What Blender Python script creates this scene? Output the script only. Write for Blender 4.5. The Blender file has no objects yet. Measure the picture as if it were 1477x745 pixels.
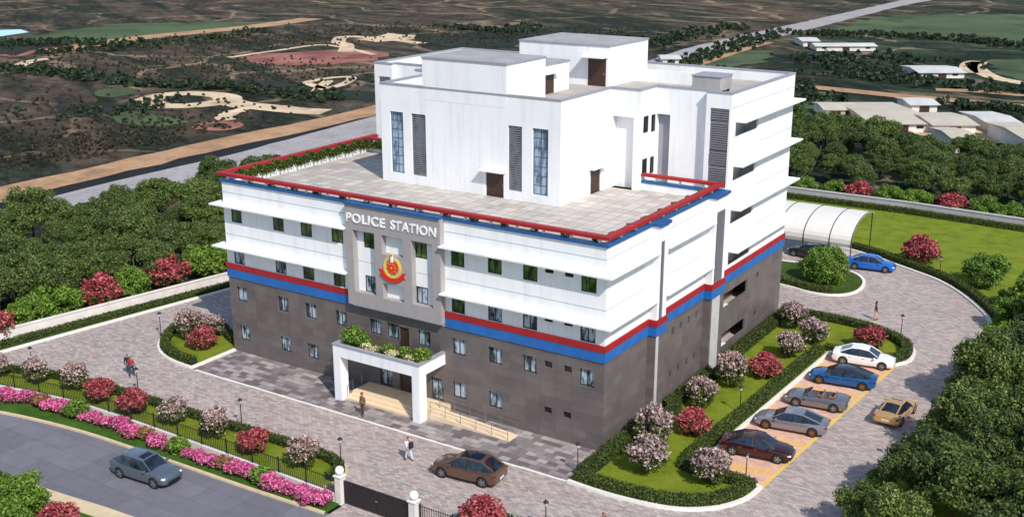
import bpy, bmesh, math, random
import numpy as np
from mathutils import Vector, Matrix
R=math.radians
random.seed(7)
sc=bpy.context.scene
COL=sc.collection
# ------------------------------------------------------------------ camera
CAM=np.array([32.149,-60.411,33.840]); YAW=R(-32.9938); PIT=R(17.3724); FP=1644.55; PY=390.0
fw=np.array([math.sin(YAW)*math.cos(PIT),math.cos(YAW)*math.cos(PIT),-math.sin(PIT)])
rt=np.array([math.cos(YAW),-math.sin(YAW),0.]); up=np.cross(rt,fw)
def G(px,py,z=0.0):
    """survey helper: where a line of sight meets level z"""
    d=fw+rt*(px-738.5)/FP-up*(py-PY)/FP
    t=(z-CAM[2])/d[2]; q=CAM+t*d
    return (float(q[0]),float(q[1]))
cam=bpy.data.cameras.new('camera'); co=bpy.data.objects.new('camera',cam); COL.objects.link(co)
M=Matrix(((rt[0],up[0],-fw[0],CAM[0]),(rt[1],up[1],-fw[1],CAM[1]),(rt[2],up[2],-fw[2],CAM[2]),(0,0,0,1)))
co.matrix_world=M
cam.sensor_fit='HORIZONTAL'; cam.sensor_width=36; cam.lens=FP/1477*36
cam.shift_x=0; cam.shift_y=(PY-372.5)/1477
cam.clip_start=0.5; cam.clip_end=6000
sc.camera=co
# ------------------------------------------------------------------ light
w=bpy.data.worlds.new('World'); sc.world=w; w.use_nodes=True
nt=w.node_tree; bg=nt.nodes['Background']
sky=nt.nodes.new('ShaderNodeTexSky'); sky.sky_type='NISHITA'; sky.sun_disc=False
SD=Vector((1.5,-0.92,1.72)).normalized()
sky.sun_elevation=math.asin(SD.z); sky.sun_rotation=math.atan2(SD.x,SD.y)
sky.air_density=1.0; sky.dust_density=0.6
nt.links.new(sky.outputs[0],bg.inputs[0]); bg.inputs[1].default_value=0.145
sl=bpy.data.lights.new('sun','SUN'); sl.energy=3.9; sl.angle=R(0.5); sl.color=(1,0.955,0.89)
so=bpy.data.objects.new('sun',sl); COL.objects.link(so); so.rotation_euler=SD.to_track_quat('Z','Y').to_euler(); so.location=(60,-40,80)
sc.view_settings.view_transform='Standard'; sc.view_settings.look='None'; sc.view_settings.exposure=0.2; sc.view_settings.gamma=1
sc.view_settings.use_curve_mapping=False
sc.cycles.max_bounces=6; sc.cycles.transparent_max_bounces=8
# ------------------------------------------------------------------ materials
def srgb(r,g,b):
    f=lambda c:(c/255/12.92 if c/255<=0.04045 else ((c/255+0.055)/1.055)**2.4)
    return (f(r),f(g),f(b),1)
class NT:
    def __init__(s,name):
        s.m=bpy.data.materials.new(name); s.m.use_nodes=True; s.t=s.m.node_tree
        s.b=s.t.nodes['Principled BSDF']; s.out=s.t.nodes['Material Output']
    def n(s,t,**k):
        x=s.t.nodes.new(t)
        for a,b in k.items():
            if a.startswith('i_'): x.inputs[a[2:].replace('_',' ')].default_value=b
            else: setattr(x,a,b)
        return x
    def l(s,a,b): s.t.links.new(a,b)
    def noise(s,scale,vec=None,detail=4,rough=.55,dist=0):
        x=s.n('ShaderNodeTexNoise'); x.inputs['Scale'].default_value=scale; x.inputs['Detail'].default_value=detail
        x.inputs['Roughness'].default_value=rough; x.inputs['Distortion'].default_value=dist
        if vec is not None: s.l(vec,x.inputs['Vector'])
        return x.outputs['Fac']
    def ramp(s,fac,stops,interp='LINEAR'):
        x=s.n('ShaderNodeValToRGB'); e=x.color_ramp.elements; x.color_ramp.interpolation=interp
        e[0].position=stops[0][0]; e[0].color=stops[0][1]; e[1].position=stops[-1][0]; e[1].color=stops[-1][1]
        for p,c in stops[1:-1]:
            q=e.new(p); q.color=c
        s.l(fac,x.inputs[0]); return x.outputs[0]
    def mix(s,fac,a,b,mode='MIX'):
        x=s.n('ShaderNodeMix',data_type='RGBA',blend_type=mode)
        for i,v in ((0,fac),(6,a),(7,b)):
            if hasattr(v,'type') and not isinstance(v,(tuple,float)): s.l(v,x.inputs[i])
            else: x.inputs[i].default_value=v
        return x.outputs[2]
    def obj(s): return s.n('ShaderNodeTexCoord').outputs['Object']
    def map(s,vec,scale=(1,1,1),rot=(0,0,0)):
        x=s.n('ShaderNodeMapping'); x.inputs['Scale'].default_value=scale; x.inputs['Rotation'].default_value=rot
        s.l(vec,x.inputs['Vector']); return x.outputs[0]
    def bump(s,h,strength=.3,dist=.02):
        x=s.n('ShaderNodeBump'); x.inputs['Strength'].default_value=strength; x.inputs['Distance'].default_value=dist
        s.l(h,x.inputs['Height']); s.l(x.outputs[0],s.b.inputs['Normal'])
    def col(s,c): s.l(c,s.b.inputs['Base Color'])
    def set(s,rough=.6,metal=0,spec=.5):
        s.b.inputs['Roughness'].default_value=rough; s.b.inputs['Metallic'].default_value=metal; s.b.inputs['Specular IOR Level'].default_value=spec
        return s
def sc3(c,k): return (c[0]*k,c[1]*k,c[2]*k,1)
MATS={}
def plain(name,c,rough=.6,metal=0,var=.12,scale=1.5,coat=0,spec=.5,bump=0):
    a=NT(name); a.set(rough,metal,spec)
    v=a.obj(); f=a.noise(scale,v,5,.6)
    a.col(a.ramp(f,[(.3,sc3(c,1-var)),(.7,sc3(c,1+var*.5))]))
    if coat: a.b.inputs['Coat Weight'].default_value=coat; a.b.inputs['Coat Roughness'].default_value=.05
    if bump: a.bump(a.noise(scale*30,v,3),bump,.01)
    MATS[name]=a.m; return a.m
def wall_white():
    a=NT('white_wall_paint'); a.set(.75,0,.3)
    v=a.obj()
    st=a.noise(1.0,a.map(v,(1.6,1.6,.18)),5,.6)     # faint rain streaks
    b=a.noise(.35,v,4,.6)
    c=a.ramp(st,[(.27,(.62,.62,.63,1)),(.52,(.82,.82,.825,1)),(.8,(.85,.85,.85,1))])
    c=a.mix(.5,c,a.ramp(b,[(.3,(.76,.76,.77,1)),(.7,(.86,.86,.86,1))]))
    a.col(c); a.bump(a.noise(60,v,3),.08,.01); MATS['white']=a.m
wall_white()
plain('trim_grey',srgb(150,150,158),.6,var=.1)
plain('joint',srgb(158,158,164),.7)
def tile_wall():
    a=NT('dark_tile_cladding'); a.set(.42,0,.5)
    v=a.obj(); s=a.n('ShaderNodeSeparateXYZ'); a.l(v,s.inputs[0]); c=a.n('ShaderNodeCombineXYZ'); a.l(s.outputs[0],c.inputs[0]); a.l(s.outputs[2],c.inputs[1])
    br=a.n('ShaderNodeTexBrick'); a.l(c.outputs[0],br.inputs['Vector'])
    br.inputs['Scale'].default_value=1; br.inputs['Brick Width'].default_value=1.2; br.inputs['Row Height'].default_value=.6; br.inputs['Mortar Size'].default_value=.006
    br.offset=0.0; br.inputs['Color1'].default_value=srgb(98,91,90); br.inputs['Color2'].default_value=srgb(110,103,101); br.inputs['Mortar'].default_value=srgb(64,60,58)
    n=a.noise(.5,c.outputs[0],5,.6); n2=a.noise(7,a.map(c.outputs[0],(1,5,1)),4,.6)
    k=a.mix(1.0,br.outputs[0],a.ramp(n,[(.3,(.82,.8,.8,1)),(.7,(1.16,1.12,1.1,1))]),'MULTIPLY')
    k=a.mix(.6,k,a.ramp(n2,[(.3,(.8,.8,.8,1)),(.7,(1.15,1.15,1.15,1))]),'MULTIPLY')
    a.col(k); a.bump(br.outputs['Fac'],-.25,.01); MATS['tile']=a.m
tile_wall()
plain('red_paint',srgb(158,26,30),.6,var=.2,scale=.8)
plain('blue_paint',srgb(34,100,172),.6,var=.2,scale=.8)
plain('blue_coping',srgb(30,88,145),.5,var=.15)
plain('panel_grey',srgb(160,153,153),.6,var=.08)
plain('panel_text',(.86,.86,.86,1),.4,var=.03)
plain('door_brown',srgb(66,42,34),.5,var=.3,scale=6)
plain('frame_dark',srgb(38,46,48),.4,var=.1)
plain('frame_blue',srgb(70,100,125),.4,var=.1)
plain('emblem_red',srgb(214,40,26),.5,var=.1)
plain('emblem_gold',srgb(226,190,96),.45,var=.15)
plain('emblem_orange',srgb(232,96,40),.5,var=.1)
plain('emblem_white',srgb(240,238,225),.5,var=.05)
plain('step_stone',srgb(226,202,168),.6,var=.1,scale=3)
plain('concrete',srgb(186,182,178),.8,var=.15,bump=.2)
plain('roof_screed',srgb(176,168,158),.85,var=.2,scale=.8,bump=.2)
plain('roof_grey',srgb(160,158,156),.85,var=.22,scale=.6,bump=.2)
plain('kerb_white',srgb(228,224,214),.7,var=.1,scale=3)
plain('kerb_sand',srgb(206,186,150),.8,var=.15,scale=2)
plain('black_metal',srgb(26,26,28),.45,var=.15)
plain('steel',srgb(150,152,156),.3,metal=.8)
plain('wall_masonry',srgb(222,214,206),.8,var=.15,scale=1,bump=.2)
plain('wall_masonry_grey',srgb(176,172,170),.8,var=.15,scale=1,bump=.2)
plain('globe_white',(.9,.9,.88,1),.3,var=.02)
plain('lamp_glass',srgb(205,205,195),.2,var=.05)
plain('gate_dark',srgb(40,34,36),.5,var=.2,scale=4)
plain('canopy_fabric',srgb(222,216,208),.5,var=.06)
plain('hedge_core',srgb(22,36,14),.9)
plain('trunk',srgb(84,68,54),.9,var=.3,scale=6,bump=.5)
plain('rubber',srgb(22,22,23),.8,var=.1)
plain('rim',srgb(150,152,158),.3,metal=.7)
plain('car_trim',srgb(20,20,22),.4)
plain('headlight',srgb(225,230,235),.1)
plain('taillight',srgb(140,14,16),.2)
plain('seat_tan',srgb(132,100,78),.7)
plain('skin',srgb(150,104,82),.6)
plain('hair',srgb(24,18,16),.7)
def glass(name,c1,c2,vert=True,spec=.8):
    a=NT(name); a.set(.06,0,spec)
    v=a.n('ShaderNodeTexCoord').outputs['Object']; oi=a.n('ShaderNodeObjectInfo')
    ad=a.n('ShaderNodeVectorMath',operation='ADD'); a.l(v,ad.inputs[0])
    mu=a.n('ShaderNodeVectorMath',operation='SCALE'); mu.inputs[3].default_value=37.; 
    cx=a.n('ShaderNodeCombineXYZ'); a.l(oi.outputs['Random'],cx.inputs[0]); a.l(oi.outputs['Random'],cx.inputs[1]); a.l(cx.outputs[0],mu.inputs[0]); a.l(mu.outputs[0],ad.inputs[1])
    f=a.noise(2.2,a.map(ad.outputs[0],(1,1,.35)),3,.6,.4)
    a.col(a.ramp(f,[(.42,c1),(.56,c2)])); MATS[name]=a.m
glass('glass_green',srgb(34,50,30),srgb(92,112,62))
glass('glass_curtain',srgb(40,56,62),srgb(170,184,196))
glass('glass_sky',srgb(92,110,128),srgb(158,174,190))
glass('glass_black',srgb(10,13,16),srgb(24,30,36))
glass('car_glass',srgb(14,18,24),srgb(34,42,52),spec=1)
def louvre():
    a=NT('louvre'); a.set(.5)
    v=a.obj(); s=a.n('ShaderNodeSeparateXYZ'); a.l(v,s.inputs[0])
    m=a.n('ShaderNodeMath',operation='MODULO'); a.l(s.outputs[2],m.inputs[0]); m.inputs[1].default_value=.16
    r=a.ramp(m.outputs[0],[(0,srgb(66,64,68)),(.10,srgb(138,136,140)),(.16,srgb(120,118,122))])
    a.col(r); MATS['louvre']=a.m
plain('louvre_slat',srgb(120,118,124),.5); plain('louvre_back',srgb(40,40,44),.7)
def pavers(name,c1,c2,mort,bw,bh,n1,rough=.75,offset=.5,mort_size=.012,tint=None,freq=2):
    a=NT(name); a.set(rough,0,.3)
    v=a.obj()
    br=a.n('ShaderNodeTexBrick'); a.l(v,br.inputs['Vector']); br.offset=offset; br.offset_frequency=freq
    br.inputs['Scale'].default_value=1; br.inputs['Brick Width'].default_value=bw; br.inputs['Row Height'].default_value=bh; br.inputs['Mortar Size'].default_value=mort_size
    br.inputs['Color1'].default_value=c1; br.inputs['Color2'].default_value=c2; br.inputs['Mortar'].default_value=mort; br.inputs['Bias'].default_value=0
    n=a.noise(n1,v,6,.65)
    k=a.mix(.85,br.outputs[0],a.ramp(n,[(.25,(.78,.76,.76,1)),(.75,(1.2,1.18,1.17,1))]),'MULTIPLY')
    n3=a.noise(.12,v,4,.6)
    k=a.mix(.6,k,a.ramp(n3,[(.3,(.84,.82,.82,1)),(.7,(1.12,1.1,1.08,1))]),'MULTIPLY')
    if name=='paver_pink':
        st=a.noise(.55,a.map(v,(1,1,1)),5,.75,1.5); k=a.mix(a.ramp(st,[(.62,(0,0,0,1)),(.72,(.35,.35,.35,1))]),k,srgb(112,104,102))
    if tint is not None:
        n2=a.noise(.9,v,3,.5); k=a.mix(a.ramp(n2,[(.5,(0,0,0,1)),(.75,(.5,.5,.5,1))]),k,tint)
    a.col(k); a.bump(n,.3,.02); MATS[name]=a.m
pavers('paver_pink',srgb(150,139,134),srgb(188,177,171),srgb(126,117,113),.42,.21,3.0,tint=srgb(184,156,150))
pavers('paver_red',srgb(208,164,140),srgb(222,186,170),srgb(184,146,124),.4,.2,1.6)
pavers('terrace_tile',srgb(172,166,158),srgb(202,197,188),srgb(128,122,114),1.0,1.0,1.4,offset=0,mort_size=.025,rough=.6,tint=srgb(190,170,160))
def checker():
    a=NT('paver_checker'); a.set(.7,0,.3); v=a.obj()
    br=a.n('ShaderNodeTexBrick'); a.l(v,br.inputs['Vector']); br.offset=.5
    br.inputs['Scale'].default_value=1; br.inputs['Brick Width'].default_value=.75; br.inputs['Row Height'].default_value=.5; br.inputs['Mortar Size'].default_value=.012
    br.inputs['Color1'].default_value=srgb(104,97,97); br.inputs['Color2'].default_value=srgb(176,164,160); br.inputs['Mortar'].default_value=srgb(90,84,84); br.inputs['Bias'].default_value=-.1
    n=a.noise(2.0,v,5,.6)
    a.col(a.mix(.8,br.outputs[0],a.ramp(n,[(.25,(.8,.78,.8,1)),(.75,(1.15,1.15,1.15,1))]),'MULTIPLY')); MATS['checker']=a.m
checker()
def asphalt():
    a=NT('asphalt_slabs'); a.set(.85,0,.3); v=a.map(a.obj(),(1,1,1),(0,0,R(0)))
    br=a.n('ShaderNodeTexBrick'); a.l(v,br.inputs['Vector']); br.offset=0
    br.inputs['Scale'].default_value=1; br.inputs['Brick Width'].default_value=3; br.inputs['Row Height'].default_value=1.6; br.inputs['Mortar Size'].default_value=.05; br.inputs['Mortar Smooth'].default_value=1
    br.inputs['Color1'].default_value=srgb(106,104,112); br.inputs['Color2'].default_value=srgb(116,114,122); br.inputs['Mortar'].default_value=srgb(98,96,104)
    n=a.noise(.8,v,8,.7); n2=a.noise(25,v,3)
    k=a.mix(.8,br.outputs[0],a.ramp(n,[(.3,(.84,.84,.84,1)),(.7,(1.14,1.13,1.12,1))]),'MULTIPLY')
    k=a.mix(.5,k,a.ramp(n2,[(.3,(.8,.8,.8,1)),(.7,(1.15,1.15,1.15,1))]),'MULTIPLY')
    a.col(k); a.bump(n2,.3,.01); MATS['asphalt']=a.m
asphalt()
def grass(name,c1,c2,c3):
    a=NT(name); a.set(.9,0,.15); v=a.obj()
    n=a.noise(.5,v,6,.65); n2=a.noise(14,v,4,.7)
    k=a.ramp(n,[(.3,c1),(.5,c2),(.72,c3)]); k=a.mix(.8,k,a.ramp(n2,[(.3,(.72,.74,.7,1)),(.7,(1.2,1.18,1.1,1))]),'MULTIPLY')
    a.col(k); a.bump(n2,.8,.05); MATS[name]=a.m
grass('lawn',srgb(90,104,26),srgb(112,126,34),srgb(128,136,46))
grass('verge_grass',srgb(46,76,26),srgb(62,94,30),srgb(80,110,40))
grass('verge_dark',srgb(48,66,24),srgb(62,82,28),srgb(78,92,34))
def terrain():
    a=NT('terrain_scrub'); a.set(.95,0,.1); v=a.obj()
    s=a.map(v,(1,1,1),(0,0,R(28)))
    n1=a.noise(.010,a.map(s,(1,1.6,1)),6,.6,.6); n2=a.noise(.045,a.map(s,(.7,1.5,1)),9,.72,1.2); n3=a.noise(.35,a.map(s,(.8,1.3,1)),8,.78,.6); n4=a.noise(.016,a.map(s,(.5,2.4,1)),8,.7,1.5)
    br=a.ramp(n2,[(.32,srgb(42,40,36)),(.43,srgb(68,62,54)),(.52,srgb(90,80,68)),(.60,srgb(106,94,78)),(.68,srgb(134,118,98)),(.76,srgb(178,156,134))])
    gr=a.ramp(n2,[(.30,srgb(26,36,32)),(.44,srgb(40,56,46)),(.56,srgb(66,84,60)),(.68,srgb(96,100,76)),(.80,srgb(140,126,98))])
    # land use: drier scrub to the west, greener fields to the north east
    sp=a.n('ShaderNodeSeparateXYZ'); a.l(v,sp.inputs[0])
    m=a.n('ShaderNodeMath',operation='MULTIPLY_ADD'); a.l(sp.outputs[0],m.inputs[0]); m.inputs[1].default_value=1/140; m.inputs[2].default_value=.95
    ad=a.n('ShaderNodeMath',operation='ADD'); a.l(m.outputs[0],ad.inputs[0]); 
    nn=a.n('ShaderNodeMath',operation='MULTIPLY_ADD'); a.l(n1,nn.inputs[0]); nn.inputs[1].default_value=2.4; nn.inputs[2].default_value=-1.25; a.l(nn.outputs[0],ad.inputs[1])
    k=a.mix(a.ramp(ad.outputs[0],[(.25,(0,0,0,1)),(.65,(1,1,1,1))]),br,gr)
    # low ground cover grows in drifts
    k=a.mix(a.ramp(n4,[(.47,(0,0,0,1)),(.56,(.9,.9,.9,1))]),k,a.ramp(n3,[(.35,srgb(22,30,27)),(.55,srgb(40,52,40)),(.75,srgb(70,84,58))]))
    k=a.mix(.9,k,a.ramp(n3,[(.34,(.30,.32,.32,1)),(.48,(.8,.8,.8,1)),(.62,(1.25,1.2,1.15,1))]),'MULTIPLY')
    # worn foot tracks and plot edges between the scrub
    ns=a.n('ShaderNodeTexNoise'); ns.inputs['Scale'].default_value=.03; ns.inputs['Detail'].default_value=4; a.l(s,ns.inputs['Vector'])
    vm=a.n('ShaderNodeVectorMath',operation='MULTIPLY_ADD'); a.l(ns.outputs['Color'],vm.inputs[0]); vm.inputs[1].default_value=(38,38,0); a.l(s,vm.inputs[2])
    vo=a.n('ShaderNodeTexVoronoi',feature='DISTANCE_TO_EDGE'); vo.inputs['Scale'].default_value=.022; a.l(vm.outputs[0],vo.inputs['Vector'])
    tk=a.ramp(vo.outputs['Distance'],[(0,(.75,.75,.75,1)),(.016,(.5,.5,.5,1)),(.028,(0,0,0,1))])
    mm=a.n('ShaderNodeMix',data_type='RGBA',blend_type='MULTIPLY'); mm.inputs[0].default_value=1; a.l(tk,mm.inputs[6]); a.l(a.ramp(n2,[(.42,(0,0,0,1)),(.55,(1,1,1,1))]),mm.inputs[7])
    k=a.mix(mm.outputs[2],k,srgb(158,136,112))
    vc=a.n('ShaderNodeTexVoronoi'); vc.inputs['Scale'].default_value=.013; a.l(vm.outputs[0],vc.inputs['Vector'])
    k=a.mix(.55,k,a.ramp(vc.outputs['Color'],[(.1,(.55,.56,.58,1)),(.5,(.95,.93,.92,1)),(.9,(1.35,1.22,1.12,1))]),'MULTIPLY')
    a.col(k); a.bump(n3,1,.5); MATS['terrain']=a.m
terrain()
def ground(name,c,var=.3,s=.15,s2=.9):
    a=NT(name); a.set(.9,0,.15); v=a.obj(); n=a.noise(s,v,7,.68,.5); n2=a.noise(s2,v,5,.7)
    k=a.ramp(n,[(.28,sc3(c,1-var*1.4)),(.5,sc3(c,1)),(.74,sc3(c,1+var))]); k=a.mix(.7,k,a.ramp(n2,[(.3,(.75,.76,.76,1)),(.7,(1.2,1.2,1.18,1))]),'MULTIPLY')
    a.col(k); MATS[name]=a.m
ground('dirt_tan',srgb(172,136,104)); ground('dirt_pale',srgb(202,178,148),.35,.12,.8); ground('dirt_red',srgb(150,98,88),.55,.08,.6)
ground('road_grey',srgb(158,152,152),.15); ground('field_green',srgb(74,88,60),.5,.035,.5); ground('ditch_dark',srgb(34,36,36),.4)
ground('dark_soil',srgb(40,46,38),.4,.08); ground('scrub_soil',srgb(70,70,46),.3,.3)
def leafmat(name,cols,trans=.25,tree=.12):
    a=NT(name); a.set(.6,0,.25)
    g=a.n('ShaderNodeNewGeometry'); c=a.ramp(g.outputs['Random Per Island'],cols)
    oi=a.n('ShaderNodeObjectInfo')
    c=a.mix(1.0,c,a.ramp(oi.outputs['Random'],[(0,(1-tree,1-tree,1-tree,1)),(1,(1+tree*1.6,1+tree,1-tree*.3,1))]),'MULTIPLY')
    a.col(c)
    tr=a.n('ShaderNodeBsdfTranslucent'); a.l(c,tr.inputs[0]); mx=a.n('ShaderNodeMixShader'); mx.inputs[0].default_value=trans
    a.l(a.b.outputs[0],mx.inputs[1]); a.l(tr.outputs[0],mx.inputs[2]); a.l(mx.outputs[0],a.out.inputs[0]); MATS[name]=a.m
leafmat('leaf_dark',[(0,srgb(46,66,34)),(.5,srgb(72,96,50)),(1,srgb(120,138,80))],tree=.2)
leafmat('leaf_mid',[(0,srgb(54,76,38)),(.5,srgb(82,106,56)),(1,srgb(124,140,84))],tree=.2)
leafmat('leaf_bright',[(0,srgb(62,92,32)),(.5,srgb(98,130,50)),(1,srgb(134,160,72))])
leafmat('leaf_hedge',[(0,srgb(54,68,28)),(.6,srgb(78,94,38)),(1,srgb(104,116,54))])
leafmat('leaf_far',[(0,srgb(30,44,32)),(.6,srgb(44,62,42)),(1,srgb(70,84,56))])
leafmat('leaf_dry',[(0,srgb(38,44,32)),(.6,srgb(62,62,46)),(1,srgb(96,88,68))])
leafmat('flower_red',[(0,srgb(108,40,48)),(.5,srgb(160,62,72)),(1,srgb(200,116,120))],.15,.05)
leafmat('flower_pale',[(0,srgb(128,100,102)),(.5,srgb(170,142,142)),(1,srgb(206,186,182))],.15,.05)
leafmat('flower_pink',[(0,srgb(160,48,100)),(.5,srgb(200,86,142)),(1,srgb(226,146,182))],.15,.05)
leafmat('flower_violet',[(0,srgb(120,40,110)),(.5,srgb(170,60,90)),(1,srgb(200,70,110))],.2)
leafmat('flower_white',[(0,srgb(190,180,130)),(.5,srgb(214,208,160)),(1,srgb(240,236,210))],.2)
leafmat('leaf_brown',[(0,srgb(110,76,60)),(.5,srgb(140,104,80)),(1,srgb(166,124,100))],.2)
# ------------------------------------------------------------------ mesh helpers
def link(o): COL.objects.link(o); return o
def tag(o,label=None,cat=None,group=None,kind=None):
    if label: o['label']=label
    if cat: o['category']=cat
    if group: o['group']=group
    if kind: o['kind']=kind
    return o
def empty(name,loc=(0,0,0),rz=0,label=None,cat=None,group=None):
    o=bpy.data.objects.new(name,None); link(o); o.location=loc; o.rotation_euler=(0,0,rz); o.empty_display_size=.3
    return tag(o,label,cat,group)
class MB:
    def __init__(s): s.v=[]; s.f=[]; s.m=[]; s.mats=[]
    def mi(s,m):
        m=MATS[m] if isinstance(m,str) else m
        if m not in s.mats: s.mats.append(m)
        return s.mats.index(m)
    def add(s,vs,fs,mat):
        b=len(s.v); s.v+= [tuple(v) for v in vs]; k=s.mi(mat)
        for f in fs: s.f.append(tuple(i+b for i in f)); s.m.append(k)
        return s
    def box(s,x0,x1,y0,y1,z0,z1,mat):
        return s.add([(x0,y0,z0),(x1,y0,z0),(x1,y1,z0),(x0,y1,z0),(x0,y0,z1),(x1,y0,z1),(x1,y1,z1),(x0,y1,z1)],
            [(0,3,2,1),(4,5,6,7),(0,1,5,4),(1,2,6,5),(2,3,7,6),(3,0,4,7)],mat)
    def prism(s,poly,z0,z1,mat,bottom=True):
        a=sum(poly[i][0]*poly[(i+1)%len(poly)][1]-poly[(i+1)%len(poly)][0]*poly[i][1] for i in range(len(poly)))
        if a<0: poly=poly[::-1]
        n=len(poly); vs=[(x,y,z0) for x,y in poly]+[(x,y,z1) for x,y in poly]
        fs=[tuple(range(n,2*n))]+[(i,(i+1)%n,n+(i+1)%n,n+i) for i in range(n)]
        if bottom: fs.append(tuple(range(n-1,-1,-1)))
        return s.add(vs,fs,mat)
    def tube(s,p0,p1,r0,r1,mat,n=8,caps=True):
        p0=Vector(p0);p1=Vector(p1);d=(p1-p0).normalized(); a=d.orthogonal().normalized(); b=d.cross(a)
        vs=[];
        for p,r in ((p0,r0),(p1,r1)):
            for i in range(n):
                t=2*math.pi*i/n; vs.append(p+a*(r*math.cos(t))+b*(r*math.sin(t)))
        fs=[(i,(i+1)%n,n+(i+1)%n,n+i) for i in range(n)]
        if caps: fs+=[tuple(range(n-1,-1,-1)),tuple(range(n,2*n))]
        return s.add(vs,fs,mat)
    def lathe(s,prof,mat,n=16,c=(0,0,0)):
        vs=[]; 
        for r,z in prof:
            for i in range(n):
                t=2*math.pi*i/n; vs.append((c[0]+r*math.cos(t),c[1]+r*math.sin(t),c[2]+z))
        fs=[]
        for k in range(len(prof)-1):
            for i in range(n): fs.append((k*n+i,k*n+(i+1)%n,(k+1)*n+(i+1)%n,(k+1)*n+i))
        return s.add(vs,fs,mat)
    def strip(s,path,width,z0,z1,mat,side=0):
        """kerb / wall following a path; side 0 centred, 1 to the left, -1 to the right"""
        L,Rr=offset_path(path,width,side); n=len(path); vs=[]
        for i in range(n):
            vs+=[(L[i][0],L[i][1],z0),(Rr[i][0],Rr[i][1],z0),(Rr[i][0],Rr[i][1],z1),(L[i][0],L[i][1],z1)]
        fs=[]
        for i in range(n-1):
            a=4*i;b=a+4
            fs+=[(a+3,a+2,b+2,b+3),(a,a+3,b+3,b),(a+1,b+1,b+2,a+2)]
        fs+=[(0,1,2,3),(4*n-1,4*n-2,4*n-3,4*n-4)]
        return s.add(vs,fs,mat)
    def build(s,name,parent=None,loc=None,rz=0,smooth=False,bevel=0,mesh=None):
        me=bpy.data.meshes.new(name); me.from_pydata(s.v,[],s.f)
        for m in s.mats: me.materials.append(m)
        me.polygons.foreach_set('material_index',s.m)
        if smooth: me.polygons.foreach_set('use_smooth',[True]*len(s.f))
        me.validate(); me.update()
        o=bpy.data.objects.new(name,me); link(o)
        if parent: o.parent=parent
        if loc: o.location=loc
        if rz: o.rotation_euler=(0,0,rz)
        if bevel:
            b=o.modifiers.new('b','BEVEL'); b.width=bevel; b.segments=2; b.limit_method='ANGLE'
        return o
def offset_path(path,width,side=0):
    n=len(path); L=[];Q=[]
    for i in range(n):
        a=Vector(path[max(i-1,0)]); b=Vector(path[min(i+1,n-1)]); p=Vector(path[i]); d=(b-a).normalized(); nn=Vector((-d.y,d.x))
        lo,ro={0:(width/2,width/2),1:(width,0),-1:(0,width)}[side]
        L.append(p+nn*lo); Q.append(p-nn*ro)
    return L,Q
def smooth_path(pts,k=6):
    """Catmull-Rom through the points"""
    P=[Vector(p) for p in pts]; out=[]
    for i in range(len(P)-1):
        p0=P[max(i-1,0)];p1=P[i];p2=P[i+1];p3=P[min(i+2,len(P)-1)]
        for j in range(k):
            t=j/k; out.append(.5*((2*p1)+(-p0+p2)*t+(2*p0-5*p1+4*p2-p3)*t*t+(-p0+3*p1-3*p2+p3)*t**3))
    out.append(P[-1]); return [(p.x,p.y) for p in out]
def children(o): return [c for c in bpy.data.objects if c.parent==o]
KIDS={}
def copy_tree(o,parent=None):
    c=o.copy(); link(c); 
    if parent: c.parent=parent
    if o not in KIDS: KIDS[o]=children(o)
    for ch in KIDS[o]: copy_tree(ch,c)
    return c
def place(proto,used,loc,rz,label,group,scale=None,cat=None):
    """first use moves the prototype itself, later uses copy it"""
    if proto.name not in used: used.add(proto.name); o=proto
    else: o=copy_tree(proto)
    o.location=loc; o.rotation_euler=(0,0,rz)
    if scale: o.scale=scale if isinstance(scale,tuple) else (scale,)*3
    o['label']=label; 
    if group: o['group']=group
    elif 'group' in o: del o['group']
    if cat: o['category']=cat
    return o
USED=set()
def struct(name,mb,**k): o=mb.build(name,**k); o['kind']='structure'; return o
# ------------------------------------------------------------------ ground
def sheet(name,poly,z,mat,thick=None):
    mb=MB(); n=len(poly)
    a=sum(poly[i][0]*poly[(i+1)%n][1]-poly[(i+1)%n][0]*poly[i][1] for i in range(n))
    if a<0: poly=poly[::-1]
    if thick: mb.prism(poly,z-thick,z,mat,False)
    else: mb.add([(x,y,z) for x,y in poly],[tuple(range(n))],mat)
    return struct(name,mb)
sheet('terrain',[(-2600,-900),(2600,-900),(2600,3600),(-2600,3600)],-.25,'terrain')
# compound paving
leftk=[(-51.2,-22),(-50.4,-16),(-49.33,-10.87),(-47.6,0),(-45.9,10.45),(-42.6,32),(-37,66)]
outer=smooth_path([(-40,60),(-20,58.5),(-4,56.5),(1.42,54.9),(4.34,53.2),(6.64,51.85),(9.54,50.0),(11.9,47.6),(14.3,44.2),(15.9,41.2),(16.7,38),(16.9,33),(16.9,20),(16.7,4),(16.6,-13)],5)
pav=[(-50.2,-16),(-49.33,-10.87),(-47.6,0),(-45.9,10.45),(-42.6,32),(-40,60)]+outer+[(16.6,-14.3),(-10,-14.3),(-30,-14.0),(-36,-14.4),(-42,-15.5)]
sheet('driveway',pav,0,'paver_pink')
sheet('plaza',[(-33.6,-4.75),(.2,-4.75),(.2,0.3),(-33.6,.3)],.004,'checker')
k=MB(); k.strip([(-33.3,-4.78),(.3,-4.78)],.16,0,.03,'kerb_white'); struct('plaza_kerb',k)
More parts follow.
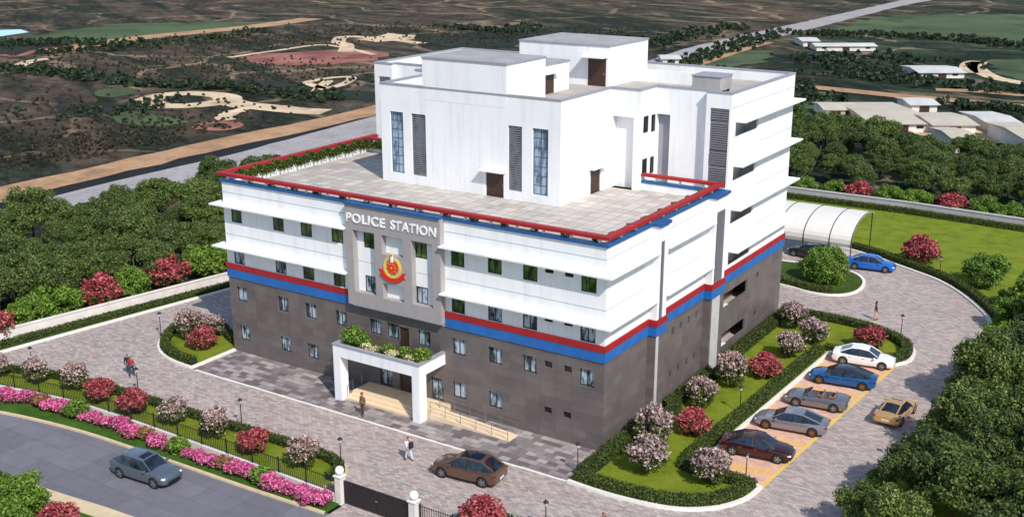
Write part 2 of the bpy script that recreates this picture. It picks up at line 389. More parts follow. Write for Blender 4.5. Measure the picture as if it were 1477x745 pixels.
# garden east of the building
gk=smooth_path([(.2,-4.8),(2.6,-4.95),(5.2,-4.8),(7.5,-4.25),(9.3,-2.9),(10.35,-1.0),(10.6,1.0)],6)
ge=smooth_path([(12.0,25.6),(12.7,27.0),(12.75,28.6),(12.2,30.2),(11.0,31.5),(9.6,32.3),(7.6,33.1),(4.5,33.4),(.2,33.4)],6)
garden=gk+[(6.05,1.2),(6.2,8),(6.84,25.6)]+ge
sheet('garden_lawn',garden,.1,'lawn',.1)
k=MB(); k.strip(gk,.28,0,.16,'kerb_white'); k.strip(ge,.28,0,.16,'kerb_white'); k.strip([(10.6,1.0),(6.05,1.15)],.2,0,.161,'kerb_white'); k.strip([(6.1,1.2),(6.3,8),(6.9,25.6)],.28,0,.162,'kerb_white'); k.strip([(6.9,25.65),(12.0,25.65)],.2,0,.159,'kerb_white')
struct('garden_kerb',k)
# parking bays
k=MB(); PB=[(6.2,1.2),(10.55,1.2),(12.0,25.5),(6.95,25.5)]
k.add([(x,y,.006) for x,y in PB],[(0,1,2,3)],'paver_red'); struct('parking_bays',k)
plain('paint_orange',srgb(220,172,108),.75,var=.15,scale=3); plain('paint_yellow',srgb(220,184,92),.75,var=.12,scale=3)
k=MB(); k.strip([(10.6,1.1),(12.05,25.5)],.26,.0,.012,'paint_yellow')
for y in (2.6,7.6,12.5,17.5,22.6):
    k.strip([(6.3+y*.03,y),(10.3+y*.06,y+.6)],.9,0,.0105,'paint_orange')
struct('parking_markings',k)
# left island
isl=smooth_path([(-33.9,-4.7),(-35.2,-4.65),(-36.8,-4.4),(-38.6,-3.7),(-40.2,-2.4),(-41.5,-.6),(-42.1,1.0),(-41.7,2.6),(-40.2,3.3),(-38,3.0),(-35.8,1.9),(-34.2,1.2)],5)
sheet('island_lawn',isl+[(-34.05,1.2),(-34.05,-4.7)],.1,'lawn',.1)
k=MB(); k.strip(isl,.26,0,.16,'kerb_white'); k.strip([(-33.85,-4.75),(-33.85,-.1)],.24,0,.161,'kerb_white'); struct('island_kerb',k)
# left verge
lw=[(-53.2,-24),(-52.3,-15),(-51.4,-9.5),(-47.4+-.0,12.1),(-43.6,34),(-37.5,75)]
sheet('verge_grass_strip',leftk+lw[::-1],.08,'verge_dark',.08)
k=MB(); k.strip(leftk,.3,-.05,.15,'kerb_white'); struct('verge_kerb',k)
# north and east lawn
wallb=[(-37.5,75.3),(-15,75.4),(0,75.6),(13,74.6),(30,72.5),(52,69)]
sheet('east_lawn',outer+[(60,-13),(60,68)]+wallb[::-1]+[(-37.5,66)],.08,'lawn',.08)
k=MB(); k.strip(outer,.3,0,.15,'kerb_white'); struct('road_kerb',k)
# back island with the bushy tree
bi=smooth_path([(-8,41.6),(-4,40.6),(-1.51,40.1),(0.3,39.6),(2.2,39.8),(3.6,41.0),(4.1,43.0),(3.7,45.6),(2.3,47.6),(0,48.5),(-3,48.2),(-8,47.6)],5)
sheet('back_island_lawn',bi,.1,'verge_dark',.1)
k=MB(); k.strip(bi+[bi[0]],.28,0,.16,'kerb_white'); struct('back_island_kerb',k)
sheet('carport_pad',[(-14,50.2),(1.0,50.2),(3.2,52.9),(-3,56.2),(-14,57.5)],.006,'concrete')
# front planting strip and street
wf=smooth_path([(-60,-20.5),(-50,-17.2),(-42.3,-15.7),(-36,-14.6),(-30,-14.35),(-22,-14.4),(-10.3,-14.62)],5)
inner=smooth_path([(-60,-18),(-50,-14.6),(-45.5,-12.6),(-41.5,-11.5),(-37,-10.9),(-32.5,-10.7),(-24.7,-10.5),(-17.2,-10.3),(-13.6,-10.5),(-12.2,-11.4),(-11.9,-12.6),(-12.0,-14.3)],5)
sheet('front_lawn',inner+wf[::-1],.1,'lawn',.1)
k=MB(); k.strip(inner,.16,0,.14,'kerb_sand'); struct('front_lawn_kerb',k)
ef=smooth_path([(-2.6,-14.3),(-2.6,-12.4),(-1.6,-11.3),(.5,-10.8),(4,-10.6),(16.6,-10.4)],5)
sheet('front_lawn_east',ef+[(16.6,-14.4),(-2.6,-14.4)],.1,'lawn',.1)
rk=smooth_path([(-75,-29),(-58,-23.2),(-48,-20.2),(-38.96,-17.85),(-31.54,-16.75),(-23.16,-16.45),(-16,-16.3),(-9.9,-16.05)],5)
fk=smooth_path([(-80,-40),(-60,-32.5),(-48,-28.4),(-38,-25.4),(-30.66,-23.6),(-24.73,-23.0),(-19.04,-22.5),(-8,-22.2),(30,-22.2)],5)
sheet('street',rk+[(-9.9,-15.9),(30,-15.9)]+fk[::-1],-.02,'asphalt')
sheet('gate_apron',[(-9.6,-17.4),(-9.6,-14.2),(-4.3,-14.2),(-4.3,-17.4)],.006,'paver_pink')
k=MB(); k.strip(rk,.22,-.1,.1,'kerb_sand'); struct('street_kerb',k)
sheet('flower_bed_soil',rk+[(-9.9,-14.7)]+[(x,y-.1) for x,y in wf[::-1]],.06,'verge_grass',.1)
fo,_=offset_path(fk,0,0)
fo=[(x,y-1.15) for x,y in fk]
sheet('street_footpath',fk+fo[::-1],.07,'kerb_sand',.15)
sheet('south_verge',fo+[(30,-60),(-80,-60)],.05,'verge_grass',.1)
# ------------------------------------------------------------------ distant land
def far(name,pts,z,mat,rough=None):
    W=[G(x,y) for x,y in pts]; rnd=random.Random(len(name)*31+len(pts)); out=[]
    per=sum(math.dist(W[i],W[(i+1)%len(W)]) for i in range(len(W)))
    amp={'road_grey':.25,'ditch_dark':.5,'dirt_tan':1.0}.get(mat,3.2)
    for i in range(len(W)):
        a=W[i]; b=W[(i+1)%len(W)]; L=math.dist(a,b); n=max(1,int(L/4.5)) if L<400 else max(1,int(L/12)); k=amp*min(1,L/25)
        for j in range(n):
            t=j/n; out.append((a[0]+(b[0]-a[0])*t+rnd.uniform(-k,k)*(j>0),a[1]+(b[1]-a[1])*t+rnd.uniform(-k,k)*(j>0)))
    return sheet(name,out,z,mat)
far('grey_highway',[(-60,318),(30,292),(170,258),(330,222),(540,166),(700,135),(930,88),(985,70),(1060,52),(1150,33),(1300,0),(1420,-22),(1450,-20),(1300,8),(1190,36),(1075,64),(1000,84),(925,112),(700,158),(540,192),(380,234),(200,278),(60,312),(-60,338)],-.17,'road_grey')
far('drainage_ditch',[(-60,304),(0,290),(150,253),(300,218),(540,165),(540,170),(330,222),(170,258),(0,299),(-60,316)],-.2,'ditch_dark')
far('dirt_road',[(-60,280),(0,267),(150,235),(300,201),(440,173),(540,150),(640,122),(640,132),(540,165),(440,188),(300,218),(150,253),(0,290),(-60,303)],-.19,'dirt_tan')
def ring(name,pts,w,z,mat,closed=False):
    P=[G(x,y) for x,y in pts]
    P=smooth_path(P+([P[0]] if closed else []),5); L,Q=offset_path(P,w,0); m=MB()
    n=len(P); m.add([(p.x,p.y,z) for p in L]+[(p.x,p.y,z) for p in Q],[(i,n+i,n+i+1,i+1) for i in range(n-1)],mat); return struct(name,m)
ring('dirt_track_loop',[(210,144),(235,136),(280,133),(322,137),(325,144),(285,150),(235,151)],5.5,-.18,'dirt_pale',True)
ring('dirt_path',[(320,142),(345,149),(390,154),(430,158),(470,160)],6,-.16,'dirt_pale')
ring('dirt_path_far',[(430,162),(425,155),(390,152),(350,156),(330,165)],2.4,-.15,'dirt_pale')
ring('footpath_west',[(22,98),(30,92),(50,86),(70,84)],3.5,-.17,'dirt_pale')
ring('red_dirt_road',[(60,74),(135,63),(200,54),(280,46),(370,37),(450,26)],9,-.16,'dirt_tan')
ring('footpath_red_field',[(330,82),(400,72),(470,64),(540,78)],2.2,-.15,'dirt_pale')
ring('footpath_maze',[(498,74),(500,64),(488,60),(500,52),(560,56),(610,62)],4,-.13,'dirt_pale')
ring('footpath_small_loop',[(440,118),(470,112),(505,110),(500,118),(470,126)],2.2,-.14,'dirt_pale',True)
ring('scrub_path',[(455,133),(465,122),(475,115)],2.5,-.14,'dirt_pale')
far('red_field',[(345,82),(380,76),(450,73),(510,70),(560,76),(545,86),(480,92),(400,93),(360,88)],-.17,'dirt_red')
far('sand_pit',[(512,56),(560,47),(600,50),(598,56),(540,60)],-.15,'dirt_pale')
far('green_field_west',[(30,52),(160,34),(380,30),(420,34),(250,50),(130,62),(60,60)],-.2,'field_green')
far('green_field_mid',[(590,56),(700,44),(800,38),(900,34),(820,54),(720,66),(640,66)],-.2,'dark_soil')
far('green_field_centre',[(965,84),(1040,70),(1120,72),(1110,88),(1030,98),(985,95)],-.2,'field_green')
far('green_field_right',[(1142,128),(1200,132),(1215,150),(1180,162),(1142,172)],-.2,'field_green')
far('green_field_far',[(1190,40),(1300,20),(1600,20),(1600,75),(1477,66),(1330,50),(1230,46)],-.2,'field_green')
far('green_field_loop',[(1420,88),(1520,78),(1520,118),(1470,114),(1432,104)],-.19,'field_green')
ring('pale_track',[(1398,104),(1398,92),(1412,88),(1408,96),(1432,110),(1477,119),(1540,130)],4,-.15,'dirt_pale')
ring('tan_lane',[(1100,116),(1150,122),(1230,130),(1310,138),(1400,145),(1500,154)],5,-.17,'dirt_tan')
ring('lane_east',[(1350,128),(1420,131),(1520,140)],4,-.16,'dirt_tan')
ring('dark_row_path',[(985,100),(1030,84),(1080,68),(1110,60)],3,-.16,'dirt_tan')
far('green_clearing',[(135,130),(165,124),(200,127),(196,134),(160,139),(138,137)],-.2,'field_green')
far('green_clearing_low',[(140,164),(190,158),(240,166),(275,174),(230,181),(170,176)],-.2,'field_green')
far('dark_plot',[(330,112),(450,122),(535,130),(535,146),(400,136),(330,126)],-.205,'dark_soil')
far('dark_hollow',[(80,150),(150,146),(200,152),(180,162),(110,168),(84,160)],-.205,'dark_soil')
far('dark_edge',[(0,58),(70,56),(130,60),(150,68),(60,76),(0,76)],-.205,'dark_soil')
ring('footpath_west_edge',[(0,78),(25,80),(60,70),(100,66)],2.5,-.15,'dirt_red')
ring('red_mound',[(285,180),(300,176),(330,175),(340,180),(320,185),(295,184)],2.5,-.15,'dirt_red',True)
ring('twig_path',[(330,172),(322,168),(335,160),(352,158)],3,-.14,'dirt_pale')
far('concrete_yard',[(1172,170),(1195,158),(1300,156),(1360,172),(1477,184),(1477,206),(1420,204),(1300,186),(1215,186)],-.18,'dirt_pale')
m=MB(); q=[G(-40,44),G(30,42),(G(42,46)),G(0,52),G(-40,54)]; m.add([(x,y,-.12) for x,y in q],[(0,4,3,2,1)],NT('pool_water').m)
pw=bpy.data.materials['pool_water'].node_tree.nodes['Principled BSDF']; pw.inputs['Base Color'].default_value=srgb(110,180,215); pw.inputs['Roughness'].default_value=.15
struct('pool_water',m)
# far low buildings
def shed(px,py,wpx,dm,h,label,roof='roof_pale',rz=0,cat='building'):
    a=G(px-wpx/2,py); b=G(px+wpx/2,py); L=math.dist(a,b); ang=math.atan2(b[1]-a[1],b[0]-a[0])+rz
    r=empty('shed',((a[0]+b[0])/2,(a[1]+b[1])/2,-.25),ang,label,cat)
    m=MB(); m.box(-L/2,L/2,-dm/2,dm/2,0,h,'wall_masonry'); m.build('wall',r)
    m=MB(); e=.5
    m.add([(-L/2-e,-dm/2-e,h),(L/2+e,-dm/2-e,h),(L/2+e,dm/2+e,h),(-L/2-e,dm/2+e,h),(-L/2-e,0,h+.5),(L/2+e,0,h+.5)],[(0,1,5,4),(2,3,4,5),(0,4,3),(1,2,5),(0,3,2,1)],roof); m.build('roof',r)
    m=MB(); m.box(-.9,.9,-dm/2-.03,-dm/2+.05,0,min(2.2,h-.25),'door_brown'); m.build('door',r)
    for k in range(max(2,int(L/7))):
        x=-L/2+2+(L-4)*k/max(1,int(L/7)-1 if int(L/7)>1 else 1)
        if abs(x)<1.8: continue
        m=MB(); m.box(x-.6,x+.6,-dm/2-.03,-dm/2+.05,h*.45,h*.8,'glass_black'); m.build('window',r)
plain('roof_pale',srgb(198,196,190),.8,var=.2,scale=.3)
plain('roof_cream',srgb(188,178,160),.8,var=.15,scale=.3)
shed(1215,70,84,7,1.2,'long white-roofed shed in the far green fields, upper right')
shed(1163,63,22,10,1.4,'small white shed left of the long far shed')
shed(1345,106,62,12,1.2,'white-roofed building between the dark far trees, right')
shed(1272,172,80,22,1.4,'large cream flat shed just above the grove, right of the tower','roof_cream')
shed(1322,156,36,8,1.5,'narrow white shed behind the large cream shed')
shed(1430,181,42,14,1.4,'pale shed above the right end of the grove','roof_pale')
shed(1358,182,58,12,1.5,'low cream outbuilding between the two big sheds','roof_cream')
shed(1196,163,28,8,1.5,'small cream hut left of the large cream shed','roof_cream')
shed(1470,206,40,14,2.2,'pale hut at the right picture edge above the grove','roof_cream')
shed(965,88,24,8,1.2,'small white hut beside the far grey road')
shed(1375,209,30,10,2,'low pale hut among the trees of the back grove','roof_cream')
# ------------------------------------------------------------------ police station
ST=empty('police_station',(0,0,0),0,'white and grey police station with red and blue bands and a tiled lower half','building')
ORI={'S':0,'E':R(90),'N':R(180),'W':R(-90)}
def frame_pt(face,pos,u,z=0,out=0):
    """local wall frame: X along the wall, -Y outward"""
    return {'S':(u,pos-out,z),'E':(pos+out,u,z),'N':(-u,pos+out,z),'W':(pos-out,-u,z)}[face]
def wall(name,mat,face,pos,u0,u1,z0,z1,holes=(),depth=.16,parent=ST,reveal=None,thick=0):
    us=sorted({u0,u1,*[h[0] for h in holes],*[h[1] for h in holes]}); zs=sorted({z0,z1,*[h[2] for h in holes],*[h[3] for h in holes]})
    us=[u for u in us if u0<=u<=u1]; zs=[z for z in zs if z0<=z<=z1]
    m=MB()
    for i in range(len(us)-1):
        for j in range(len(zs)-1):
            cu=(us[i]+us[i+1])/2; cz=(zs[j]+zs[j+1])/2
            if any(h[0]<cu<h[1] and h[2]<cz<h[3] for h in holes): continue
            m.add([(us[i],0,zs[j]),(us[i+1],0,zs[j]),(us[i+1],0,zs[j+1]),(us[i],0,zs[j+1])],[(0,1,2,3)],mat)
    for h in holes:
        a,b,c,d=h[:4]; dd=h[4] if len(h)>4 else depth; rv=reveal or mat
        m.add([(a,0,c),(b,0,c),(b,0,d),(a,0,d),(a,dd,c),(b,dd,c),(b,dd,d),(a,dd,d)],[(0,3,7,4),(1,5,6,2),(3,2,6,7),(0,4,5,1)],rv)
    loc={'S':(0,pos,0),'E':(pos,0,0),'N':(0,pos,0),'W':(pos,0,0)}[face]
    return m.build(name,parent,loc,ORI[face])
def flip(face,u0,u1): return (u0,u1) if face in 'SE' else (-u1,-u0)
WIN={}
def window(face,pos,u0,u1,z0,z1,depth=.16,glass='glass_curtain',frame='frame_dark',mull=1,cross=0,parent=ST,name='window'):
    wd=round(u1-u0,3); h=round(z1-z0,3); key=(wd,h,glass,frame,mull,cross)
    if key not in WIN:
        m=MB(); t=.07
        m.box(-wd/2,-wd/2+t,-.05,.0,0,h,frame); m.box(wd/2-t,wd/2,-.05,.0,0,h,frame)
        m.box(-wd/2+t,wd/2-t,-.05,.0,0,t,frame); m.box(-wd/2+t,wd/2-t,-.05,.0,h-t,h,frame)
        for k in range(mull):
            x=-wd/2+wd*(k+1)/(mull+1); m.box(x-.028,x+.028,-.045,.0,t,h-t,frame)
        for k in range(cross):
            z=h*(k+1)/(cross+1); m.box(-wd/2+t,wd/2-t,-.04,.0,z-.02,z+.02,frame)
        g=MB(); g.add([(-wd/2+.02,-.012,.02),(wd/2-.02,-.012,.02),(wd/2-.02,-.012,h-.02),(-wd/2+.02,-.012,h-.02)],[(0,1,2,3)],glass)
        a=m.build(name); b=g.build('pane',a); WIN[key]=[a,b,False]
    a,b,u=WIN[key]
    if u: o=copy_tree(a); 
    else: o=a; WIN[key][2]=True
    o.parent=parent; o.location=frame_pt(face,pos,(u0+u1)/2,z0,-depth+.002); o.rotation_euler=(0,0,ORI[face]); return o
XW=34.0; YD=32.4
Z1,Z2,Z3,ZT,ZR=6.27,6.98,7.43,14.0,21.13
TER=13.45
# window columns of the front
colsL=[-32.65,-28.2,-25.35,-22.3]; colsR=[-11.5,-8.45,-5.65,-1.25]; colsC=[-19.0,-17.35,-14.55]; small=[-4.2,-2.7]
hw=.56
def holes(cols,z0,z1,w=hw,d=None): return [(c-w,c+w,z0,z1)+((d,) if d else ()) for c in cols]
low=holes(colsL+colsC+colsR,4.36,5.55)+holes(small,5.05,5.5,.3)
low+=holes(colsL[:3]+colsR[:2],1.08,2.27)+holes(small,1.75,2.2,.3)
low+=holes([-16.35],3.5,5.45,.45)+[(-18.75,-17.55,.5,2.2),(-16.9,-15.1,.45,2.5),(-14.0,-12.9,.5,2.2)]
wall('lower_wall','tile','S',0,-XW,0,0,Z1,low,.2)
for c in colsL+colsC+colsR: window('S',0,c-hw,c+hw,4.36,5.55,.18)
for c in colsL[:3]+colsR[:2]: window('S',0,c-hw,c+hw,1.08,2.27,.18)
for c in small: window('S',0,c-.3,c+.3,5.05,5.5,.18,mull=0,glass='glass_black'); window('S',0,c-.3,c+.3,1.75,2.2,.18,mull=0,glass='glass_black')
window('S',0,-18.75,-17.55,.5,2.2,.18); window('S',0,-14.0,-12.9,.5,2.2,.18)
def door(face,pos,u0,u1,z0,z1,depth,double=False,canopy=True,dc=.6):
    m=MB(); wd=u1-u0; h=z1-z0; m.box(-wd/2,wd/2,-.04,.0,0,h,'door_brown'); o=m.build('door',ST,frame_pt(face,pos,(u0+u1)/2,z0,-depth+.002),ORI[face])
    m=MB()
    if double: m.box(-.012,.012,-.046,-.041,.02,h-.02,'black_metal')
    x=wd/2-.14 if not double else .08
    m.box(x-.02,x+.02,-.09,-.041,h*.42,h*.42+.2,'steel'); m.build('handle',o)
    if canopy:
        m=MB(); m.box(-wd/2-.35,wd/2+.25,-dc,-.004,0,.09,'white'); m.build('door_canopy',ST,frame_pt(face,pos,(u0+u1)/2,z1+.06),ORI[face])
door('S',0,-16.8,-15.9,3.5,5.45,.18,canopy=False); door('S',0,-16.9,-15.1,.45,2.5,.18,True,canopy=False)
# white storeys of the front, either side of the panel
hi=holes(colsL+colsR,10.85,12.2)+holes(colsL+colsR,7.47,8.8)
sm=holes(small,11.62,12.0,.32)+holes(small,8.28,8.62,.32)
wall('upper_wall','white','S',0,-XW,-21.05,Z1,ZT,[h for h in hi if h[1]<-21.05],.1)
wall('upper_wall','white','S',0,-12.6,0,Z1,ZT,[h for h in hi if h[0]>-12.6]+sm,.1)
wc=[(-19.8,-18.7),(-15.2,-14.1)]
wall('upper_wall','white','S',0.0,-21.05,-12.6,Z1,ZT,[(a,b,z0,z1) for a,b in wc for z0,z1 in ((7.55,8.82),(10.9,12.15))],.1)
for c in colsL+colsR:
    window('S',0,c-hw,c+hw,10.85,12.2,.09,'glass_green'); window('S',0,c-hw,c+hw,7.47,8.8,.09,'glass_green' if c in (-22.3,-11.5,-25.35) else 'glass_curtain')
for c in small:
    window('S',0,c-.32,c+.32,11.62,12.0,.09,'glass_black',mull=0); window('S',0,c-.32,c+.32,8.28,8.62,.09,'glass_black',mull=0)
for a,b in wc: window('S',0,a,b,10.9,12.15,.09,'glass_green'); window('S',0,a,b,7.55,8.82,.09,'glass_curtain')
# grey panel of the entrance bay: a frame in front of the wall
PX0,PX1,PZ0,PZ1=-21.05,-12.6,6.55,14.08; PO=-.5
cells=[(-20.4,-18.4,7.6,12.25),(-17.75,-15.85,10.85,12.25),(-17.75,-15.85,7.52,8.72),(-15.1,-13.3,7.6,12.25)]
wall('entrance_panel','panel_grey','S',PO,PX0,PX1,PZ0,PZ1,[c+(.488,) for c in cells],.3)
m=MB(); m.box(PX0,PX0+.02,PO+.003,-.003,PZ0+.003,PZ1-.003,'panel_grey'); m.box(PX1-.02,PX1,PO+.003,-.003,PZ0+.003,PZ1-.003,'panel_grey')
m.box(PX0+.02,PX1-.02,PO+.003,-.003,PZ0+.003,PZ0+.03,'panel_grey'); m.box(PX0+.02,PX1-.02,PO+.003,-.003,PZ1-.03,PZ1-.003,'panel_grey'); m.build('panel_side',ST)
# lettering
def letters(txt,parent,loc,width,height,thick,mat):
    cu=bpy.data.curves.new('lettering','FONT'); cu.body=txt; cu.extrude=thick; cu.size=1; cu.align_x='LEFT'; cu.offset=.02; cu.space_character=1.1; cu.bevel_depth=.0
    o=bpy.data.objects.new('tmp',cu); link(o); dg=bpy.context.evaluated_depsgraph_get(); dg.update()
    me=bpy.data.meshes.new_from_object(o.evaluated_get(dg)); bpy.data.objects.remove(o)
    xs=[v.co.x for v in me.vertices]; ys=[v.co.y for v in me.vertices]; sx=width/(max(xs)-min(xs)); sy=height/(max(ys)-min(ys)); x0=min(xs); y0=min(ys)
    for v in me.vertices: x,y,z=v.co; v.co=((x-x0)*sx,-z,(y-y0)*sy)
    me.materials.clear(); me.materials.append(MATS[mat]); me.name='lettering'
    p=bpy.data.objects.new('lettering',me); link(p); p.parent=parent; p.location=loc; return p
letters('POLICE',ST,(-20.9,PO-.035,12.80),3.55,.68,.03,'panel_text'); letters('STATION',ST,(-16.85,PO-.035,12.80),3.95,.68,.03,'panel_text')
# emblem
em=MB()
def disc(mb,cx,cz,rx,rz,y0,y1,mat,n=32,a0=0,a1=360):
    pts=[(cx+rx*math.cos(R(a0+(a1-a0)*i/n)),cz+rz*math.sin(R(a0+(a1-a0)*i/n))) for i in range(n)]
    vs=[(x,y1,z) for x,z in pts]+[(x,y0,z) for x,z in pts]
    mb.add(vs,[tuple(range(n))]+[(i,n+i,n+(i+1)%n,(i+1)%n) for i in range(n)],mat)
def band(mb,cx,cz,r0,r1,a0,a1,y0,y1,mat,n=28,ex=1.0):
    vs=[]
    for i in range(n+1):
        t=R(a0+(a1-a0)*i/n); c,s=math.cos(t),math.sin(t)
        vs+=[(cx+r0*ex*c,y1,cz+r0*s),(cx+r1*ex*c,y1,cz+r1*s),(cx+r1*ex*c,y0,cz+r1*s),(cx+r0*ex*c,y0,cz+r0*s)]
    fs=[]
    for i in range(n):
        a=4*i;b=a+4; fs+=[(a,a+1,b+1,b),(a+1,a+2,b+2,b+1),(a+3,a,b,b+3)]
    mb.add(vs,fs,mat)
EX,EZ=-16.8,10.0
yb=PO-.002
e0=MB(); band(e0,EX,EZ,.60,.76,-250,70,yb,PO-.10,'emblem_gold',36)
for i in range(26):     # leaf notches of the wreath
    t=R(-248+316*i/25); e0.box(EX+.78*math.cos(t)-.04,EX+.78*math.cos(t)+.04,PO-.09,yb,EZ+.78*math.sin(t)-.04,EZ+.78*math.sin(t)+.04,'emblem_gold')
emo=e0.build('emblem',ST)
e1=MB(); disc(e1,EX,EZ,.47,.47,yb,PO-.08,'emblem_red',8)
star=[]
for i in range(16):
    r=.5 if i%2==0 else .30; star.append((EX+r*math.cos(R(22.5*i)),EZ+r*math.sin(R(22.5*i))))
e1.add([(x,PO-.11,z) for x,z in star]+[(x,PO-.07,z) for x,z in star],[tuple(range(16))]+[(i,16+i,16+(i+1)%16,(i+1)%16) for i in range(16)],'emblem_orange')
disc(e1,EX,EZ,.24,.24,PO-.07,PO-.13,'emblem_red',20); disc(e1,EX,EZ,.08,.08,PO-.13,PO-.15,'emblem_gold',12)
e1.build('emblem_star',emo)
e2=MB(); e2.box(EX-.09,EX+.09,PO-.13,yb,EZ+.42,EZ+.92,'emblem_white'); disc(e2,EX,EZ+.95,.12,.1,yb,PO-.13,'emblem_gold',14); e2.build('emblem_crest',emo)
e3=MB(); band(e3,EX,EZ+.35,1.12,1.42,-138,-42,yb,PO-.12,'emblem_red',24,1.0); 
for s in (-1,1): e3.add([(EX+s*x,PO-.07,z) for x,z in ((.80,9.42),(1.16,9.28),(1.02,9.52),(1.2,9.78),(.9,9.72))]+[(EX+s*x,yb,z) for x,z in ((.80,9.42),(1.16,9.28),(1.02,9.52),(1.2,9.78),(.9,9.72))],[(0,1,2,3,4)]+[(i,5+i,5+(i+1)%5,(i+1)%5) for i in range(5)],'emblem_red')
e3.build('emblem_ribbon',emo)
# side (east) elevation
PIL=[(6.2,7.65),(15.5,17.8)]; PP=.62
lowE=[(a,a+.36,5.0,5.58) for a in (10.1,11.45,12.85,14.2)]+[(a,a+.36,1.75,2.32) for a in (10.0,11.35,12.75,14.1)]+[(19.55,24.4,4.35,5.42,.15),(19.55,24.4,1.05,2.12,.15),(26.4,26.9,4.95,5.4),(26.4,26.9,1.55,2.0)]
wall('lower_wall','tile','E',0,0,YD,0,Z1,lowE,.2)
for a in (10.1,11.45,12.85,14.2): window('E',0,a,a+.36,5.0,5.58,.18,'glass_black',mull=0)
for a in (10.0,11.35,12.75,14.1): window('E',0,a,a+.36,1.75,2.32,.18,'glass_black',mull=0)
window('E',0,26.4,26.9,4.95,5.4,.18,'glass_black',mull=0); window('E',0,26.4,26.9,1.55,2.0,.18,'glass_black',mull=0)
bal=[(19.95,24.6,z,z+1.2,.15) for z in (7.6,10.95,14.35,17.75)]
wall('upper_wall','white','E',0,0,18.9,Z1,ZT,(),.2); wall('upper_wall','white','E',0,18.9,YD,Z1,ZR,bal,.2)
for z,mt in ((1.05,'roof_screed'),(4.35,'roof_screed')):     # balcony floors and back walls
    m=MB(); m.box(-1.75,-1.6,18.5,27,z-1.2,z+1.3,'tile'); m.box(-1.599,-.15,18.5,27,z-1.0,z-.9,'roof_screed'); m.box(-1.6,-.01,18.4,18.5,z-1,z+1.3,'tile'); m.box(-1.6,-.01,27,27.1,z-1,z+1.3,'tile'); m.box(-1.6,-.01,18.5,27,z+1.1,z+1.2,'roof_screed'); m.build('balcony_recess',ST)
    m=MB(); m.box(-.3,-.01,19.56,20.6,z+.003,z+.02,'kerb_white'); m.build('lit_sill_patch',ST)  # sunlit patch of the sill, put in as a white strip at the near end
for z in (7.6,10.95,14.35,17.75):
    m=MB(); m.box(-1.75,-1.6,18.95,26,z-1.2,z+1.3,'white'); m.box(-1.599,-.15,18.95,26,z-1.0,z-.9,'roof_screed'); m.box(-1.6,-.01,26,26.1,z-1,z+1.3,'white'); m.box(-1.6,-.01,18.95,26,z+1.21,z+1.3,'white'); m.build('balcony_recess',ST)
    window('E',-1.6,20.2,22.3,z-.6,z+1.15,-.05,'glass_black')
# pilasters
for i,(a,b) in enumerate(PIL):
    top=ZT
    m=MB(); m.box(.004,PP,a,b,0,Z1,'tile'); m.build('lower_pilaster',ST)
    m=MB()
    m.box(.004,PP,a,b,Z1,top,'white'); m.build('upper_pilaster',ST)
    s0=a+.5; s1=b-.3
    m=MB(); m.box(PP+.001,PP+.02,a+.02,a+.42,0,Z1,'concrete') if i==0 else m.box(PP+.001,PP+.02,a+.25,b-.6,0,Z1,'concrete'); m.build('pilaster_strip',ST)
    m=MB(); 
    ya,yb2=(a+.35,a+.75) if i==0 else (a+.35,b-.55)
    m.box(PP-.002,PP+.02,ya,yb2,Z3,top-1.1,'louvre_back')
    z=Z3+.05
    while z<top-1.2: m.box(PP+.02,PP+.06,ya+.03,yb2-.03,z,z+.10,'louvre_slat'); z+=.16
    m.build('louvre_panel',ST)
# west and north elevations
ww=[holes([-4,-9,-14,-24,-29],z,z+1.2) for z in (1.1,4.4)]
wall('lower_wall','tile','W',-XW,-YD,0,0,Z1,sum(ww,[]),.2)
for z in (1.1,4.4):
    for u in (-4,-9,-14,-24,-29): window('W',-XW,u-hw,u+hw,z,z+1.2,.18)
wall('upper_wall','white','W',-XW,-19.0,0,Z1,ZT,()); wall('upper_wall','white','W',-XW,-YD,-19.0,Z1,ZR,())
wall('lower_wall','tile','N',YD,0,XW,0,Z1,()); wall('upper_wall','white','N',YD,0,XW,Z1,ZR,())
# bands
def bandbox(name,mat,z0,z1,p):
    m=MB()
    m.box(-XW-p,-21.06,-p,-.003,z0,z1,mat); m.box(-12.59,p,-p,-.003,z0,z1,mat)
    y=0
    for a,b in PIL:
        m.box(.003,p,y,a,z0,z1,mat); m.box(PP+.003,PP+p,a-p,b+p,z0,z1,mat); m.box(.003,PP+.003,a-p,a-.002,z0,z1,mat); m.box(.003,PP+.003,b+.002,b+p,z0,z1,mat); y=b
    m.box(.003,p,b+p,YD,z0,z1,mat)
    m.box(-XW-p,p,YD+.003,YD+p,z0,z1,mat); m.box(-XW-p,-XW-.003,-.003,YD,z0,z1,mat)
    return m.build(name,ST)
bandbox('blue_band','blue_paint',Z1,Z2,.08); bandbox('red_band','red_paint',Z2+.001,Z3,.11)
# awnings
def awn(x0,x1,y0,y1,z,t=.12):
    m=MB(); m.box(x0,x1,y0,y1,z-t,z,'white'); m.box(x0+.02,x1-.02,y0+.02,y1-.02,z,z+.012,'white'); m.build('awning',ST,bevel=.01)
AO=.8
for z in (12.3,8.92):
    awn(-XW-AO,-21.08,-AO,-.002,z); awn(-12.57,AO,-AO,-.002,z); awn(.002,AO,0,PIL[0][0]-.003,z)
    awn(.002,AO,PIL[0][1]+.003,PIL[1][0]-.003,z); awn(-XW-AO,-XW-.002,0,6,z)
for z in (19.03,15.65,12.25,8.9):
    awn(.002,AO,19.9,YD+AO,z); awn(-6,0,YD+.002,YD+AO,z)
